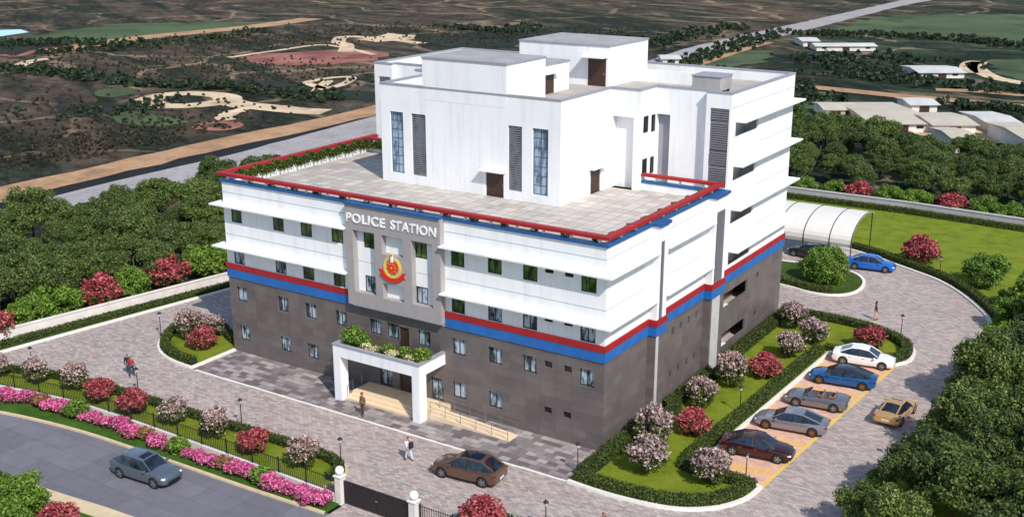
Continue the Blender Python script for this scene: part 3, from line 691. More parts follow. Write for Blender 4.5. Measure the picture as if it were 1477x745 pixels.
# joint lines
def jl(*a):
    q=MB(); q.box(*a); q.build('joint_line',ST)
for z in (13.16,9.8):
    jl(-XW,-21.1,-.006,-.001,z,z+.04,'joint'); jl(-12.55,0,-.006,-.001,z,z+.04,'joint'); jl(-20.4,-18.4,-.006,-.001,z if z<10 else 12.0,(z if z<10 else 12.0)+.03,'joint'); jl(-15.1,-13.3,-.006,-.001,z if z<10 else 12.0,(z if z<10 else 12.0)+.03,'joint')
    jl(.001,.006,0,6.15,z,z+.04,'joint'); jl(.001,.006,7.75,15.4,z,z+.04,'joint'); jl(.001,.006,24.7,YD,z,z+.04,'joint')
for z in (20.05,16.65): jl(.001,.006,18.9 if z>20 else 24.7,YD,z,z+.04,'joint')
# terrace
m=MB(); m.box(-XW+.3,-.3,.3,19.4,TER-.2,TER,'terrace_tile'); m.build('terrace_floor',ST)
m=MB()
m.box(-XW+.004,-.004,.004,.3,TER-.1,ZT-.002,'white'); m.box(-.3,-.004,.3,18.89,TER-.1,ZT-.002,'white'); m.box(-XW+.004,-XW+.3,.3,18.89,TER-.1,ZT-.002,'white')
m.box(-6.4,-.3,17.3,17.6,TER,ZT-.002,'white'); m.box(-XW+.3,-27.6,17.3,17.6,TER,ZT-.002,'white'); m.build('parapet',ST)
m=MB()
def ringbox(x0,x1,y0,y1,z0,z1,mat): m.box(x0,x1,y0,y1,z0,z1,mat)
c=.12
ringbox(-XW-c,c,-c,.32,ZT,ZT+.2,'blue_coping'); ringbox(-.32,c,.32,18.0,ZT,ZT+.2,'blue_coping'); ringbox(-XW-c,-XW+.32,.32,18.8,ZT,ZT+.2,'blue_coping')
ringbox(-6.4,-.32,17.25,17.65,ZT,ZT+.2,'blue_coping'); ringbox(-XW+.32,-27.6,17.25,17.65,ZT,ZT+.2,'blue_coping')
ringbox(PX0,PX1,-.62,-c,ZT+.09,ZT+.24,'blue_coping')
ringbox(c,PP+.15,PIL[0][0]-.1,PIL[0][1]+.1,ZT,ZT+.21,'blue_coping'); ringbox(c,PP+.15,PIL[1][0]-.1,PIL[1][1]+.1,ZT,ZT+.21,'blue_coping')
m.build('coping',ST)
m=MB(); q=.28; z0,z1=14.52,14.75
for a in ((-XW-q,q,-q,.22,z0,z1),(-.22,q,.22,17.9,z0,z1),(-XW-q,-XW+.22,.22,18.85,z0,z1),(-6.4,-.22,17.2,17.65,z0,z1),(-XW+.22,-27.6,17.2,17.65,z0,z1)): m.box(*a,'red_paint')
rail=m.build('terrace_rail',ST,bevel=.02)
posts=[(-XW+.6+i*2.05,.1) for i in range(17)]+[(-.1,2+i*2.05) for i in range(8)]+[(-XW+.1,2+i*2.05) for i in range(9)]+[(-5.2,17.45),(-3.2,17.45),(-1.3,17.45),(-32.5,17.45),(-30.4,17.45)]
pm=MB(); pm.box(-.07,.07,-.07,.07,ZT+.2,z0,'white'); p0=None
for x,y in posts:
    if p0 is None: p0=pm.build('rail_post',rail); o=p0
    else: o=p0.copy(); link(o); o.parent=rail
    o.location=(x,y,0)
# upper block
UX0,UX1,UY=-25.4,-8.9,9.2
uw=[(-24.5,-23.2,14.17,19.05,.25),(-22.4,-21.0,14.17,19.05,.25),(-13.4,-12.18,14.1,19.0,.25),(-11.28,-9.93,14.06,19.0,.25),(-15.42,-13.8,TER,15.38,.15)]
wall('upper_block_wall','white','S',UY,UX0,UX1,TER,ZR,uw,.2)
door('S',UY,-15.42,-13.8,TER,15.35,.14)
def tallwin(a,b,z0,z1,kind):
    if kind=='glass': window('S',UY,a,b,z0,z1,.2,'glass_sky','frame_blue',1,6)
    else:
        window('S',UY,a,b,z0,z1,.2,'glass_curtain','trim_grey',0,0)
        m=MB(); z=z0+.08
        while z<z1-.1: m.box(a+.05,b-.05,UY+.09,UY+.14,z,z+.09,'louvre_slat'); z+=.17
        m.build('louvre_panel',ST)
tallwin(-24.5,-23.2,14.17,19.05,'glass'); tallwin(-22.4,-21.0,14.17,19.05,'l'); tallwin(-13.4,-12.18,14.1,19.0,'l'); tallwin(-11.28,-9.93,14.06,19.0,'glass')
wall('upper_block_wall','white','E',UX1,UY,16.8,TER,ZR,[(13.75,15.35,TER,15.4,.15)],.2); door('E',UX1,13.75,15.35,TER,15.35,.14,dc=.5)
wall('upper_block_wall','white','W',UX0,-16.8,-UY,TER,ZR,())
wall('upper_block_wall','white','S',16.8,-8.9,-6.4,TER,ZR,[(-8.75,-6.95,TER+.0,19.05,.55)],.55)
wall('upper_block_wall','white','S',17.35,-8.8,-6.9,TER,19.1,())
wall('upper_block_wall','white','S',16.8,-27.8,-25.4,TER,ZR,[(-27.3,-25.5,TER,19.05,.55)],.55); wall('upper_block_wall','white','S',17.35,-27.4,-25.4,TER,19.1,())
ew=[(17.35,18.25,z,z+1.3,.12) for z in (17.8,14.5)]+[(18.7,19.45,z,z+1.35,.12) for z in (17.7,14.4)]
wall('upper_block_wall','white','E',-6.4,16.8,19.5,TER,ZR,ew,.12)
for e in ew: window('E',-6.4,e[0],e[1],e[2],e[3],.1,'glass_black')
wall('upper_block_wall','white','W',-27.8,-19.5,-16.8,TER,ZR,())
wall('upper_block_wall','white','S',19.5,-6.4,-2.0,TER,ZR,[(-6.35,-5.2,TER,19.05,.5)],.5)
m=MB(); m.box(-6.4,-5.15,19.97,20.05,TER,19.1,'trim_grey'); m.build('recess_panel',ST)
wall('upper_block_wall','white','S',19.5,-32.0,-27.8,TER,ZR,[(-29.5,-28.2,19.2,20.0,.2)],.2); window('S',19.5,-29.5,-28.2,19.2,20.0,.18,'glass_curtain')
# corner tower fronts with louvres
wall('tower_wall','white','S',18.9,-2.0,0,ZT-.9,ZR,[(-1.65,-.15,ZT+.0,20.0,.2)],.2)
wall('tower_wall','white','W',-2.0,-19.5,-18.9,TER,ZR,())
wall('tower_wall','white','S',18.9,-34.0,-32.0,ZT-.9,ZR,[(-33.5,-32.2,ZT+.0,20.0,.2)],.2); wall('tower_wall','white','E',-32.0,18.9,19.5,TER,ZR,())
for a,b in ((-1.65,-.15),(-33.5,-32.2)):
    m=MB(); m.box(a,b,19.06,19.09,ZT,20,'louvre_back'); z=ZT+.05
    while z<19.9: m.box(a+.02,b-.02,18.95,19.04,z,z+.11,'louvre_slat'); z+=.17
    m.build('louvre_panel',ST)
# roof slab of the upper storeys and its parapet
RF=20.35
foot=[(UX0,UY),(UX1,UY),(UX1,16.8),(-6.4,16.8),(-6.4,19.5),(-2,19.5),(-2,18.9),(0,18.9),(0,YD),(-XW,YD),(-XW,18.9),(-32,18.9),(-32,19.5),(-27.8,19.5),(-27.8,16.8),(UX0,16.8)]
inn=[(UX0+.25,UY+.25),(UX1-.25,UY+.25),(UX1-.25,17.05),(-6.65,17.05),(-6.65,19.75),(-1.75,19.75),(-1.75,19.15),(-.25,19.15),(-.25,YD-.25),(-XW+.25,YD-.25),(-XW+.25,19.15),(-32.25,19.15),(-32.25,19.75),(-27.55,19.75),(-27.55,17.05),(UX0+.25,17.05)]
m=MB(); m.prism([(x,y) for x,y in inn],RF-.3,RF,'roof_screed'); m.build('roof',ST)
m=MB(); n=len(foot)
o2=[(x+(.06 if x>-17 else -.06)*0,y) for x,y in foot]
m.add([(x,y,RF-.1) for x,y in inn]+[(x,y,ZR) for x,y in inn],[((i+1)%n,i,n+i,n+(i+1)%n) for i in range(n)],'white'); m.build('roof_parapet',ST)
# coping of that parapet
def outset(poly,d):
    out=[]; n=len(poly)
    for i in range(n):
        a=Vector(poly[i-1]);b=Vector(poly[i]);c2=Vector(poly[(i+1)%n]); d1=(b-a).normalized(); d2=(c2-b).normalized()
        n1=Vector((d1.y,-d1.x)); n2=Vector((d2.y,-d2.x)); out.append(b+(n1+n2)*d)
    return [(p.x,p.y) for p in out]
oo=outset(foot,.05); ii=outset(inn,-.03)
m=MB(); vs=[(x,y,ZR+z) for z in (0,.12) for x,y in oo]+[(x,y,ZR+z) for z in (0,.12) for x,y in ii]
fs=[]
for i in range(n):
    j=(i+1)%n; fs+=[(i,j,n+j,n+i),(2*n+j,2*n+i,3*n+i,3*n+j),(n+i,n+j,3*n+j,3*n+i),(j,i,2*n+i,2*n+j)]
m.add(vs,fs,'trim_grey'); m.build('roof_coping',ST)
# tank room over the front
def room(x0,x1,y0,y1,z0,z1,roofmat='roof_grey'):
    m=MB(); m.box(x0,x1,y0,y1,z0,z1,'white'); o=m.build('stair_head',ST)
    m=MB(); m.box(x0-.06,x1+.06,y0-.06,y1+.06,z1+.002,z1+.14,'trim_grey'); m.build('coping',o)
    m=MB(); m.box(x0+.1,x1-.1,y0+.1,y1-.1,z1+.1,z1+.15,roofmat); m.build('roof',o); return o
room(-21.2,-13.5,UY-.012,14.6,ZR-.9,23.35); 
room(-17.5,-14.2,14.602,19.4,RF-.2,22.55)
room(-20.6,-12.0,22.0,29.0,RF-.2,23.55)
def rdoor(face,pos,u0,u1,z0,z1,hood=.7):
    wd=u1-u0; m=MB(); m.box(-wd/2,wd/2,-.03,-.003,0,z1-z0,'door_brown'); o=m.build('door',ST,frame_pt(face,pos,(u0+u1)/2,z0),ORI[face])
    m=MB(); m.box(wd/2-.2,wd/2-.14,-.08,-.031,.9,1.1,'steel'); m.build('handle',o)
    m=MB(); m.box(-wd/2-.4,wd/2+.2,-hood,-.003,0,.1,'white'); m.build('door_canopy',ST,frame_pt(face,pos,(u0+u1)/2,z1+.05),ORI[face])
rdoor('S',22.0,-13.9,-12.25,RF+.0,22.65,1.0); rdoor('E',-14.2,15.5,17.0,RF,21.9,.5)
# inner parapet by the shaft, roof unit, small roof kiosk
m=MB(); m.box(-12.9,-6.6,26.6,26.8,RF,RF+1.0,'white'); m.box(-12.9,-12.7,22.4,26.6,RF,RF+1.0,'white'); m.build('shaft_wall',ST)
tk=empty('water_tank',(-3.9,24.2,RF),0,'grey boxy rooftop unit on the right roof corner of the police station','water tank')
m=MB(); m.box(-1.2,1.2,-1.15,1.15,.25,1.3,'roof_grey'); m.build('tank_body',tk,bevel=.03)
m=MB(); m.box(-1.27,1.27,-1.22,1.22,1.302,1.4,'trim_grey'); m.build('tank_lid',tk,bevel=.02)
for a,b in ((-1,-1),(1,-1),(1,1),(-1,1)):
    m=MB(); m.box(a*1-.08,a*1+.08,b*.95-.08,b*.95+.08,.0,.25,'black_metal'); m.build('foot',tk)
# fill: main body below terrace never seen; portico
PZ=4.28
m=MB()
m.box(-20.5,-12.7,-3.05,-2.8,3.42,PZ,'white'); m.box(-20.5,-20.25,-2.8,-.003,3.42,PZ,'white'); m.box(-12.95,-12.7,-2.8,-.003,3.42,PZ,'white')
m.box(-20.25,-12.95,-2.8,-.003,3.42,3.62,'white'); po=m.build('portico',ST)
m=MB(); m.box(-20.56,-12.64,-3.11,-2.76,PZ+.001,PZ+.09,'trim_grey'); m.box(-20.56,-20.2,-2.76,-.003,PZ+.001,PZ+.09,'trim_grey'); m.box(-13.0,-12.64,-2.76,-.003,PZ+.001,PZ+.09,'trim_grey'); m.build('coping',po)
for x0,x1 in ((-20.5,-19.85),(-13.35,-12.7)):
    m=MB(); m.box(x0+.002,x1-.002,-3.048,-2.25,0,3.419,'white'); m.build('column',po)
m=MB(); m.box(-20.25,-12.95,-2.75,-.01,3.621,3.95,'scrub_soil'); m.build('soil',po)
# steps, landing and ramp
m=MB(); m.box(-19.8,-13.36,-1.95,-.003,.0,.45,'step_stone')
m.box(-19.8,-13.36,-2.3,-1.951,0,.30,'step_stone'); m.box(-19.8,-13.36,-2.65,-2.301,0,.15,'step_stone'); m.build('entrance_steps',ST)
m=MB()
x0,x1=-13.358,-5.9; y0,y1=-2.05,-.85
m.add([(x0,y0,0),(x1,y0,0),(x1,y1,0),(x0,y1,0),(x0,y0,.448),(x0,y1,.448)],[(0,1,4),(2,3,5),(1,2,5,4),(0,4,5,3),(0,3,2,1)],'step_stone'); m.box(-13.358,-12.3,-.849,-.003,0,.446,'step_stone'); m.build('ramp',ST)
m=MB()
for y in (-2.02,-.88):
    pts=[(-12.6+i*1.3,y) for i in range(6)]
    hz=lambda x:.448*(x1-x)/(x1-x0)
    for x,yy in pts: m.tube((x,yy,max(0,hz(x))),(x,yy,hz(x)+.9),.02,.02,'steel',6)
    for h in (.9,.5): m.tube((pts[0][0],y,hz(pts[0][0])+h),(pts[-1][0],y,hz(pts[-1][0])+h),.018,.018,'steel',6)
m.build('handrail',ST)
m=MB()
for x in (-19.75,): 
    for yy,zz in ((-2.5,.15),(-1.9,.45),(-.9,.45)): m.tube((x,yy,zz),(x,yy,zz+.85),.02,.02,'steel',6)
    m.tube((x,-2.5,1.0),(x,-1.9,1.3),.02,.02,'steel',6); m.tube((x,-1.9,1.3),(x,-.9,1.3),.02,.02,'steel',6)
m.build('handrail',ST)
# ------------------------------------------------------------------ foliage
def leaf_arrays(rng,cent,norm,size,aspect=.6,flat=.35):
    """one quad per point; orientation loosely follows the outward normal"""
    n=len(cent); nn=norm+rng.normal(0,flat+.25,(n,3)); nn/=np.linalg.norm(nn,axis=1)[:,None]+1e-9
    a=rng.normal(0,1,(n,3)); u=np.cross(nn,a); u/=np.linalg.norm(u,axis=1)[:,None]+1e-9; v=np.cross(nn,u)
    s=(size*rng.uniform(.6,1.3,n))[:,None]
    u=u*s; v=v*s*aspect
    q=np.stack([cent-u-v*.3,cent-v,cent+u+v*.3,cent+v],1).reshape(-1,3)
    return q
def leaf_mesh(name,parts,parent=None):
    """parts: list of (quad vertices, material)"""
    me=bpy.data.meshes.new(name); V=np.concatenate([p[0] for p in parts]); nq=len(V)//4
    me.vertices.add(len(V)); me.vertices.foreach_set('co',V.astype(np.float32).ravel())
    me.loops.add(nq*4); me.loops.foreach_set('vertex_index',np.arange(nq*4,dtype=np.int32))
    me.polygons.add(nq); me.polygons.foreach_set('loop_start',np.arange(0,nq*4,4,dtype=np.int32)); me.polygons.foreach_set('loop_total',np.full(nq,4,dtype=np.int32))
    mi=[];
    for i,p in enumerate(parts): me.materials.append(MATS[p[1]]); mi.append(np.full(len(p[0])//4,i,dtype=np.int32))
    me.polygons.foreach_set('material_index',np.concatenate(mi)); me.update(calc_edges=True)
    o=bpy.data.objects.new(name,me); link(o)
    if parent: o.parent=parent
    return o
def sph(rng,n):
    v=rng.normal(0,1,(n,3)); return v/np.linalg.norm(v,axis=1)[:,None]
def crown(rng,rx,ry,rz,cz,nclump,crad,nleaf,low=False):
    """clumps spread through an ellipsoid; leaves sit on and in each clump"""
    d=sph(rng,nclump)
    if not low: d[:,2]=np.where(d[:,2]<-.35,-d[:,2]*.5,d[:,2])
    rad=rng.uniform(.35,1,nclump)**.5
    C=d*np.array([rx,ry,rz])*rad[:,None]*.80+np.array([0,0,cz]); cr=crad*rng.uniform(.6,1.25,nclump)
    w=cr**2; w/=w.sum(); idx=rng.choice(nclump,nleaf,p=w); dd=sph(rng,nleaf); dd[:,2]=np.where(rng.uniform(size=nleaf)<.35,np.abs(dd[:,2]),dd[:,2])
    r=cr[idx]*rng.uniform(.55,1.05,nleaf)
    P=C[idx]+dd*r[:,None]*np.array([1,1,.8]); return P,dd,C,cr
def trunkmb(h,r,C=None,limbs=5,rng=None,mat='trunk'):
    m=MB(); 
    m.tube((0,0,-.1),(0.03,0,h*.55),r,r*.75,mat,7); m.tube((0.03,0,h*.55),(0,.04,h),r*.75,r*.45,mat,7)
    if C is not None:
        for i in range(min(limbs,len(C))):
            c=C[i*len(C)//limbs]; m.tube((0.02,0,h*(.45+.4*i/limbs)),tuple(c),r*.42,r*.12,mat,5)
    return m
def make_tree(name,seed,rx,rz,cz,ncl,crad,nleaf,lsize,mats,trunk_h,trunk_r,cat='tree',ry=None,limbs=6,low=False,taper=0):
    rng=np.random.default_rng(seed); r=empty(name,(0,0,0)); r['category']=cat
    P,D,C,cr=crown(rng,rx,ry or rx,rz,cz,ncl,crad,nleaf,low)
    if taper: kk=1-taper*np.clip((P[:,2]-cz)/rz,-.6,1); P[:,0]*=kk; P[:,1]*=kk
    if low: P[:,2]=np.abs(P[:,2])
    parts=[]; sel=rng.uniform(size=len(P)); a=0
    for mt,fr in mats:
        s=(sel>=a)&(sel<a+fr); a+=fr; parts.append((leaf_arrays(rng,P[s],D[s],lsize),mt))
    leaf_mesh('crown',parts,r)
    trunkmb(trunk_h,trunk_r,C,limbs).build('trunk',r,smooth=True)
    return r
T_DARK=[make_tree('leafy_tree',11+i,2.7+.2*i,2.75,3.2,70,.72,14000,.11,[('leaf_dark',1.01)],3.6,.16) for i in range(4)]
T_DARK+=[make_tree('leafy_tree',21+i,2.5,2.6,3.3,34,.85,8000,.115,[('leaf_mid',.985),('leaf_brown',.02)],3.8,.14) for i in range(2)]
T_GREEN=[make_tree('round_bush',31+i,1.55,1.15,1.05,46,.46,6200,.09,[('leaf_bright',1.01)],1.2,.09,'bush',low=True) for i in range(2)]
def flowering(name,seed,fl,frac,rx=1.05,rz=.80,cz=.74,n=4200,cat='bush',ls=.062):
    rng=np.random.default_rng(seed); r=empty(name); r['category']=cat
    P,D,C,cr=crown(rng,rx,rx,rz,cz,56,.27*rx,n,True); P[:,2]=np.abs(P[:,2])
    top=(P[:,2]-cz)/rz+rng.normal(0,.5,n); s=(top>np.quantile(top,1-frac))
    o=leaf_mesh('crown',[(leaf_arrays(rng,P[~s],D[~s],ls),'leaf_hedge')],r)
    leaf_mesh('blossom',[(leaf_arrays(rng,P[s]+D[s]*.05,D[s],ls*1.1,.9),fl)],r)
    m=MB()
    for i in range(5): m.tube((0,0,-.05),tuple(C[i*6]*np.array([.8,.8,.8])),.035,.012,'trunk',5)
    m.build('stem',r); return r
B_RED=[flowering('red_flowering_bush',51+i,'flower_red',.58) for i in range(2)]
B_PALE=[flowering('pale_blossom_bush',61+i,'flower_pale',.33,1.0,.95,.95,4600) for i in range(2)]
B_PINK=[flowering('pink_flowering_plant',71+i,'flower_pink',.5,.55,.36,.36,1500,'plant',.06) for i in range(2)]
B_LEAF=flowering('leafy_green_plant',75,'leaf_bright',.6,.7,.6,.5,1600,'plant',.07)
B_VIOL=flowering('violet_flowering_bush',77,'flower_violet',.8)
B_BROWN=flowering('brown_leaved_plant',78,'leaf_brown',.75,.7,.45,.5,900,'plant')
def jitter(a=.12): return random.uniform(1-a,1+a)
def put(protos,x,y,label,group,s=1.0,z=.08):
    p=random.choice(protos) if isinstance(protos,list) else protos
    return place(p,USED,(x,y,z),random.uniform(0,6.28),label,group,(s*jitter(.06),s*jitter(.06),s*jitter(.08)))
# hedges: a clipped strip of leaves following a path
def hedge(path,width,h,label,group,z=.08,dens=190,parent=None):
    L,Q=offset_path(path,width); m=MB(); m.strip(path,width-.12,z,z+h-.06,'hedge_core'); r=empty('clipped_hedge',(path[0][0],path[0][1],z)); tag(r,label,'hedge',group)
    for i in range(len(m.v)): m.v[i]=(m.v[i][0]-path[0][0],m.v[i][1]-path[0][1],m.v[i][2]-z)
    m.build('branches',r)
    rng=np.random.default_rng(len(path)*7+int(width*100)); Ps=[];Ns=[]
    for i in range(len(path)-1):
        a=np.array(path[i]);b=np.array(path[i+1]); ln=np.linalg.norm(b-a)
        if ln<1e-4: continue
        n=int(ln*(width+2*h)*dens)+1; t=rng.uniform(0,1,n)
        s=rng.uniform(0,width+2*h,n); la,lb=np.array(L[i]),np.array(L[i+1]); qa,qb=np.array(Q[i]),np.array(Q[i+1])
        Lp=la+(lb-la)*t[:,None]; Qp=qa+(qb-qa)*t[:,None]; nn=(la-qa)/np.linalg.norm(la-qa)
        f=np.clip((s-h)/width,0,1)[:,None]; xy=Lp+(Qp-Lp)*f; zz=np.where(s<h,s,np.where(s>h+width,2*h+width-s,h))
        N=np.zeros((n,3)); N[:,2]=((s>=h)&(s<=h+width)); N[:,:2]+=np.where((s<h)[:,None],nn,0)+np.where((s>h+width)[:,None],-nn,0)
        Ps.append(np.column_stack([xy-np.array(path[0]),zz])+rng.normal(0,.035,(n,3))); Ns.append(N)
    leaf_mesh('leaves',[(leaf_arrays(rng,np.concatenate(Ps),np.concatenate(Ns),.075),'leaf_hedge')],r)
    return r
# --- garden east of the building
hedge([(.75,-3.9),(.8,6.0),(1.5,6.4),(1.5,8.0),(.8,8.3),(.8,15.2),(1.5,15.6),(1.5,17.9),(.8,18.2),(.8,32.3)],.9,.7,'long dark clipped hedge against the tiled east wall of the police station','garden hedges')
g2,_=offset_path(gk,0); 
def inset(path,d):
    L,Q=offset_path(path,2*d); return [(p.x,p.y) for p in L]
hedge(inset(gk,.55)[1:-1],.75,.6,'curved clipped hedge behind the white kerb at the front corner of the garden','garden hedges')
hedge([(9.7,.55),(7.2,.45),(5.6,.65),(5.35,2.2),(5.7,10),(6.15,25.2)],.8,.6,'straight clipped hedge behind the parked cars','garden hedges')
hedge(inset(ge,.55)[1:-3],.8,.6,'clipped hedge curving round the far end of the parking bays','garden hedges')
hedge([(6.3,26.0),(11.3,26.1)],.6,.5,'short clipped hedge beside the white parked car','garden hedges')
for x,y,t,s,l in [(2.5,2.5,'P',1.3,'pale pink bush nearest the south east corner of the police station'),(3.9,-1.1,'P',1.25,'pale pink bush on the lawn tip in front of its twin, near the curved kerb'),
 (3.9,5.6,'R',1.15,'red bush on the garden lawn between pale bushes, nearest the building corner'),(7.8,-.3,'P',1.2,'pale pink bush beside the dark red parked car'),
 (2.6,10.2,'P',1.1,'third pale pink bush along the tiled east wall'),(2.9,14.9,'P',1.2,'pale pink bush just beyond the second pilaster of the east wall'),(4.4,17.8,'R',1.15,'red bush midway along the garden lawn, level with the silver convertible'),
 (4.6,22.6,'P',1.05,'pale pink bush level with the blue parked car'),(5.1,26.7,'P',1.1,'pale pink bush near the white parked car'),(2.5,29.3,'P',1.15,'pale pink bush at the far end of the east wall'),(9.3,28.4,'R',1.15,'red bush at the far tip of the garden behind the white car')]:
    put(B_PALE if t=='P' else B_RED,x,y,l,'flowering bushes in the east garden',s*1.15)
# --- left island
hedge([(p.x,p.y) for p in offset_path(isl,1.0)[1]][1:-1],.7,.55,'clipped hedge round the small island left of the building','island hedges')
put(B_PALE,-38.9,-.2,'large pale pink bush on the left island','bushes on the left island',1.35); put(B_RED,-36.3,-1.3,'round red bush on the left island','bushes on the left island',1.25)
put(B_PALE,-37.6,1.0,'smaller pale pink bush at the back of the left island','bushes on the left island',1.05)
# --- front strip
def insetR(path,d): return [(p.x,p.y) for p in offset_path(path,2*d)[1]]
hedge([p for p in insetR(inner,.45) if p[0]>-52][:-4],.6,.5,'clipped hedge along the driveway edge of the front strip','front strip hedges')
hedge([p for p in insetR(ef,.45)][2:],.6,.5,'clipped hedge along the driveway right of the gate','front strip hedges')
front=[(-41.3,-13.2,'P',1.1,'leftmost pale pink bush in the front strip'),(-37.9,-12.2,'P',1.2,'second pale pink bush from the left in the front strip'),(-34.6,-12.7,'R',1.15,'first red bush from the left in the front strip'),
 (-30.6,-12.8,'R',1.2,'second red bush from the left in the front strip'),(-26.9,-12.5,'P',1.15,'pale pink bush right of the two red ones in the front strip'),(-22.9,-12.4,'P',1.2,'pale pink bush beside the lamp in the middle of the front strip'),
 (-19.0,-12.7,'R',1.2,'red bush in the front strip between two pale ones, facing the entrance'),(-14.9,-12.4,'P',1.2,'pale pink bush nearest the gate in the front strip'),
 (-44.6,-14.2,'P',1.0,'small pale bush where the front strip leaves the picture on the left')]
for x,y,t,s,l in front: put(B_PALE if t=='P' else B_RED,x,y,l,'flowering bushes of the front strip',s)
put(B_RED,-.9,-12.5,'red bush right of the gate at the bottom picture edge','flowering bushes of the front strip',1.35)
put(B_PALE,3.8,-12.2,'pale bush right of the red one at the bottom edge','flowering bushes of the front strip',1.0)
# --- flower bed along the street
names={'K':('pink flowering plant','flowering plants in the street bed'),'L':('leafy green plant','leafy plants in the street bed'),'W':('brown leaved plant','brown plants in the street bed')}
xx=-47.5; i=0; near=['the left picture edge','the bend of the street','the grey hatchback','the middle of the fence','the last fence bays','the left gate pillar']
pat='KKKWKKKLKKKKWKKKLKKKK'
def bed_y(x,path): 
    for a,b in zip(path,path[1:]):
        if a[0]<=x<=b[0]: return a[1]+(b[1]-a[1])*(x-a[0])/(b[0]-a[0])
    return path[-1][1]
cnt={}
while xx<-10.6:
    t=pat[i%len(pat)]; y=bed_y(xx,wf)-.95+random.uniform(-.25,.25); sec=near[min(5,int((xx+47.5)/6.3))]; cnt[(t,sec)]=cnt.get((t,sec),0)+1
    ords=['first','second','third','fourth','fifth','sixth','seventh','eighth','ninth','tenth'][cnt[(t,sec)]-1]
    P={'K':B_PINK,'L':B_LEAF,'W':B_BROWN}[t]
    put(P,xx,y,'%s, %s from left near %s'%(names[t][0],ords,sec),names[t][1],random.uniform(.85,1.35),.05)
    xx+=random.uniform(.72,.98); i+=1
# --- left wall bushes
for x,y,t,s,l in [(-53.0,-9.6,'R',1.6,'red bush behind the left wall at the picture edge'),(-53.3,-5.6,'G',1.0,'round green bush behind the left wall, first from the left edge'),(-53.3,-2.6,'G',1.25,'big bright green bush behind the left wall beside the red one'),
  (-52.6,1.4,'R',1.55,'red bush in the middle of the left wall'),(-52.2,4.6,'G',1.05,'green bush between the two red bushes of the left wall'),(-51.9,8.7,'R',1.6,'red bush behind the left wall nearest the building'),
  (-51.3,12.8,'G',1.25,'green bush behind the left wall beside the building corner'),(-50.3,16.5,'G',1.2,'green bush behind the left wall half hidden by the building')]:
    put({'R':B_RED,'G':T_GREEN}[t],x,y,l,'bushes behind the left compound wall',s*1.3,-.2)
# --- back wall bushes
for k,(x,t,s) in enumerate([(-16.6,'G',1.1),(-13.4,'G',1.2),(-9.6,'G',1.15),(-6.4,'R',1.75),(-2.9,'G',1.25),(.2,'G',1.35),(4.4,'R',1.9),(8.2,'G',1.3),(11.3,'G',1.35),(15.0,'V',1.9),(19,'G',1.4)]):
    nm=['behind the tower edge','right of the tower edge','left of the first red bush','first from the tower','right of the first red bush','left of the second red bush','second from the tower','right of the second red bush','between the second red and the violet bush','near the right picture edge','outside the picture edge'][k]
    put({'R':B_RED,'G':T_GREEN,'V':B_VIOL}[t],x,77.6-.03*max(0,x)**1.2-max(0,x-8)*.12,{'R':'red bush behind the back wall, ','G':'bright green bush behind the back wall, ','V':'violet red bush behind the back wall, '}[t]+nm,'bushes behind the back compound wall',s,-.2)
# --- east lawn
put(B_RED,6.7,54.9,'large red bush on the lawn beyond the curved road','bushes on the east lawn',2.0)
put(T_GREEN,13.9,50.6,'large green bush on the lawn right of the red one','bushes on the east lawn',1.5)
put(T_GREEN,19.3,43.5,'large green bush at the right picture edge beside the road bend','bushes on the east lawn',1.9)
put(T_GREEN,18.2,39.5,'lower green bush in front of the one at the right picture edge','bushes on the east lawn',1.3)
put(B_LEAF,16.6,46.6,'low bush on the lawn edge below the big green bush','bushes on the east lawn',1.4)
T_BIG=make_tree('dense_tree',41,2.6,1.9,1.75,80,.62,11000,.11,[('leaf_bright',1.01)],2.4,.16,low=True,taper=.35)
put(T_BIG,.6,43.6,'big dense green tree on the island before the carport','trees by the carport',1.0)
hedge([(p.x,p.y) for p in offset_path(bi,1.0)[0]][2:22],.7,.6,'low clipped hedge round the island before the carport','hedges by the carport')
hedge([(p.x,p.y) for p in offset_path(outer,1.3)[0]][12:46],.8,.6,'long clipped hedge following the outer edge of the curved road','hedges on the east lawn')
hedge([(-36,74.1),(-15,74.2),(0,74.4),(13,73.4),(24,72.1)],.8,.6,'long low hedge in front of the back wall','hedges on the east lawn')
hedge([(p[0]+1.0,p[1]) for p in [(-52.3,-15),(-51.4,-9.5),(-47.4,12.1),(-44,32)]],.9,.35,'low hedge in front of the left compound wall','hedges on the left verge')
# --- groves
def grove(pts,protos,label,group,smin,smax):
    for x,y in pts: put(protos,x,y,label,group,random.uniform(smin,smax),-.25)
def fill(poly,step,jit,seed):
    rnd=random.Random(seed); xs=[p[0] for p in poly]; ys=[p[1] for p in poly]; out=[]; y=min(ys); row=0
    def inside(x,y):
        c=False; n=len(poly)
        for i in range(n):
            x1,y1=poly[i]; x2,y2=poly[(i+1)%n]
            if (y1>y)!=(y2>y) and x<(x2-x1)*(y-y1)/(y2-y1)+x1: c=not c
        return c
    while y<max(ys):
        x=min(xs)+(step/2 if row%2 else 0)
        while x<max(xs):
            a,b=x+rnd.uniform(-jit,jit),y+rnd.uniform(-jit,jit)
            if inside(a,b): out.append((a,b))
            x+=step
        y+=step*.87; row+=1
    return out
grove(fill([(-55.2,-16),(-54.2,0),(-51.5,14),(-49,30),(-50,52),(-72,46),(-74,30),(-78,4),(-74,-18)],4.5,1.5,1),T_DARK,'dark green tree in the dense grove behind the left compound wall','trees of the left grove',.66,1.12)
grove(fill([(19.6,38),(18.9,30),(19.2,14),(18.6,4),(17.6,-1),(19.5,-6),(40,-6),(36,20),(30,40)],4.2,1.2,2),T_DARK,'dark green tree crowding the right side of the driveway in the foreground','trees of the right foreground grove',.72,1.12)
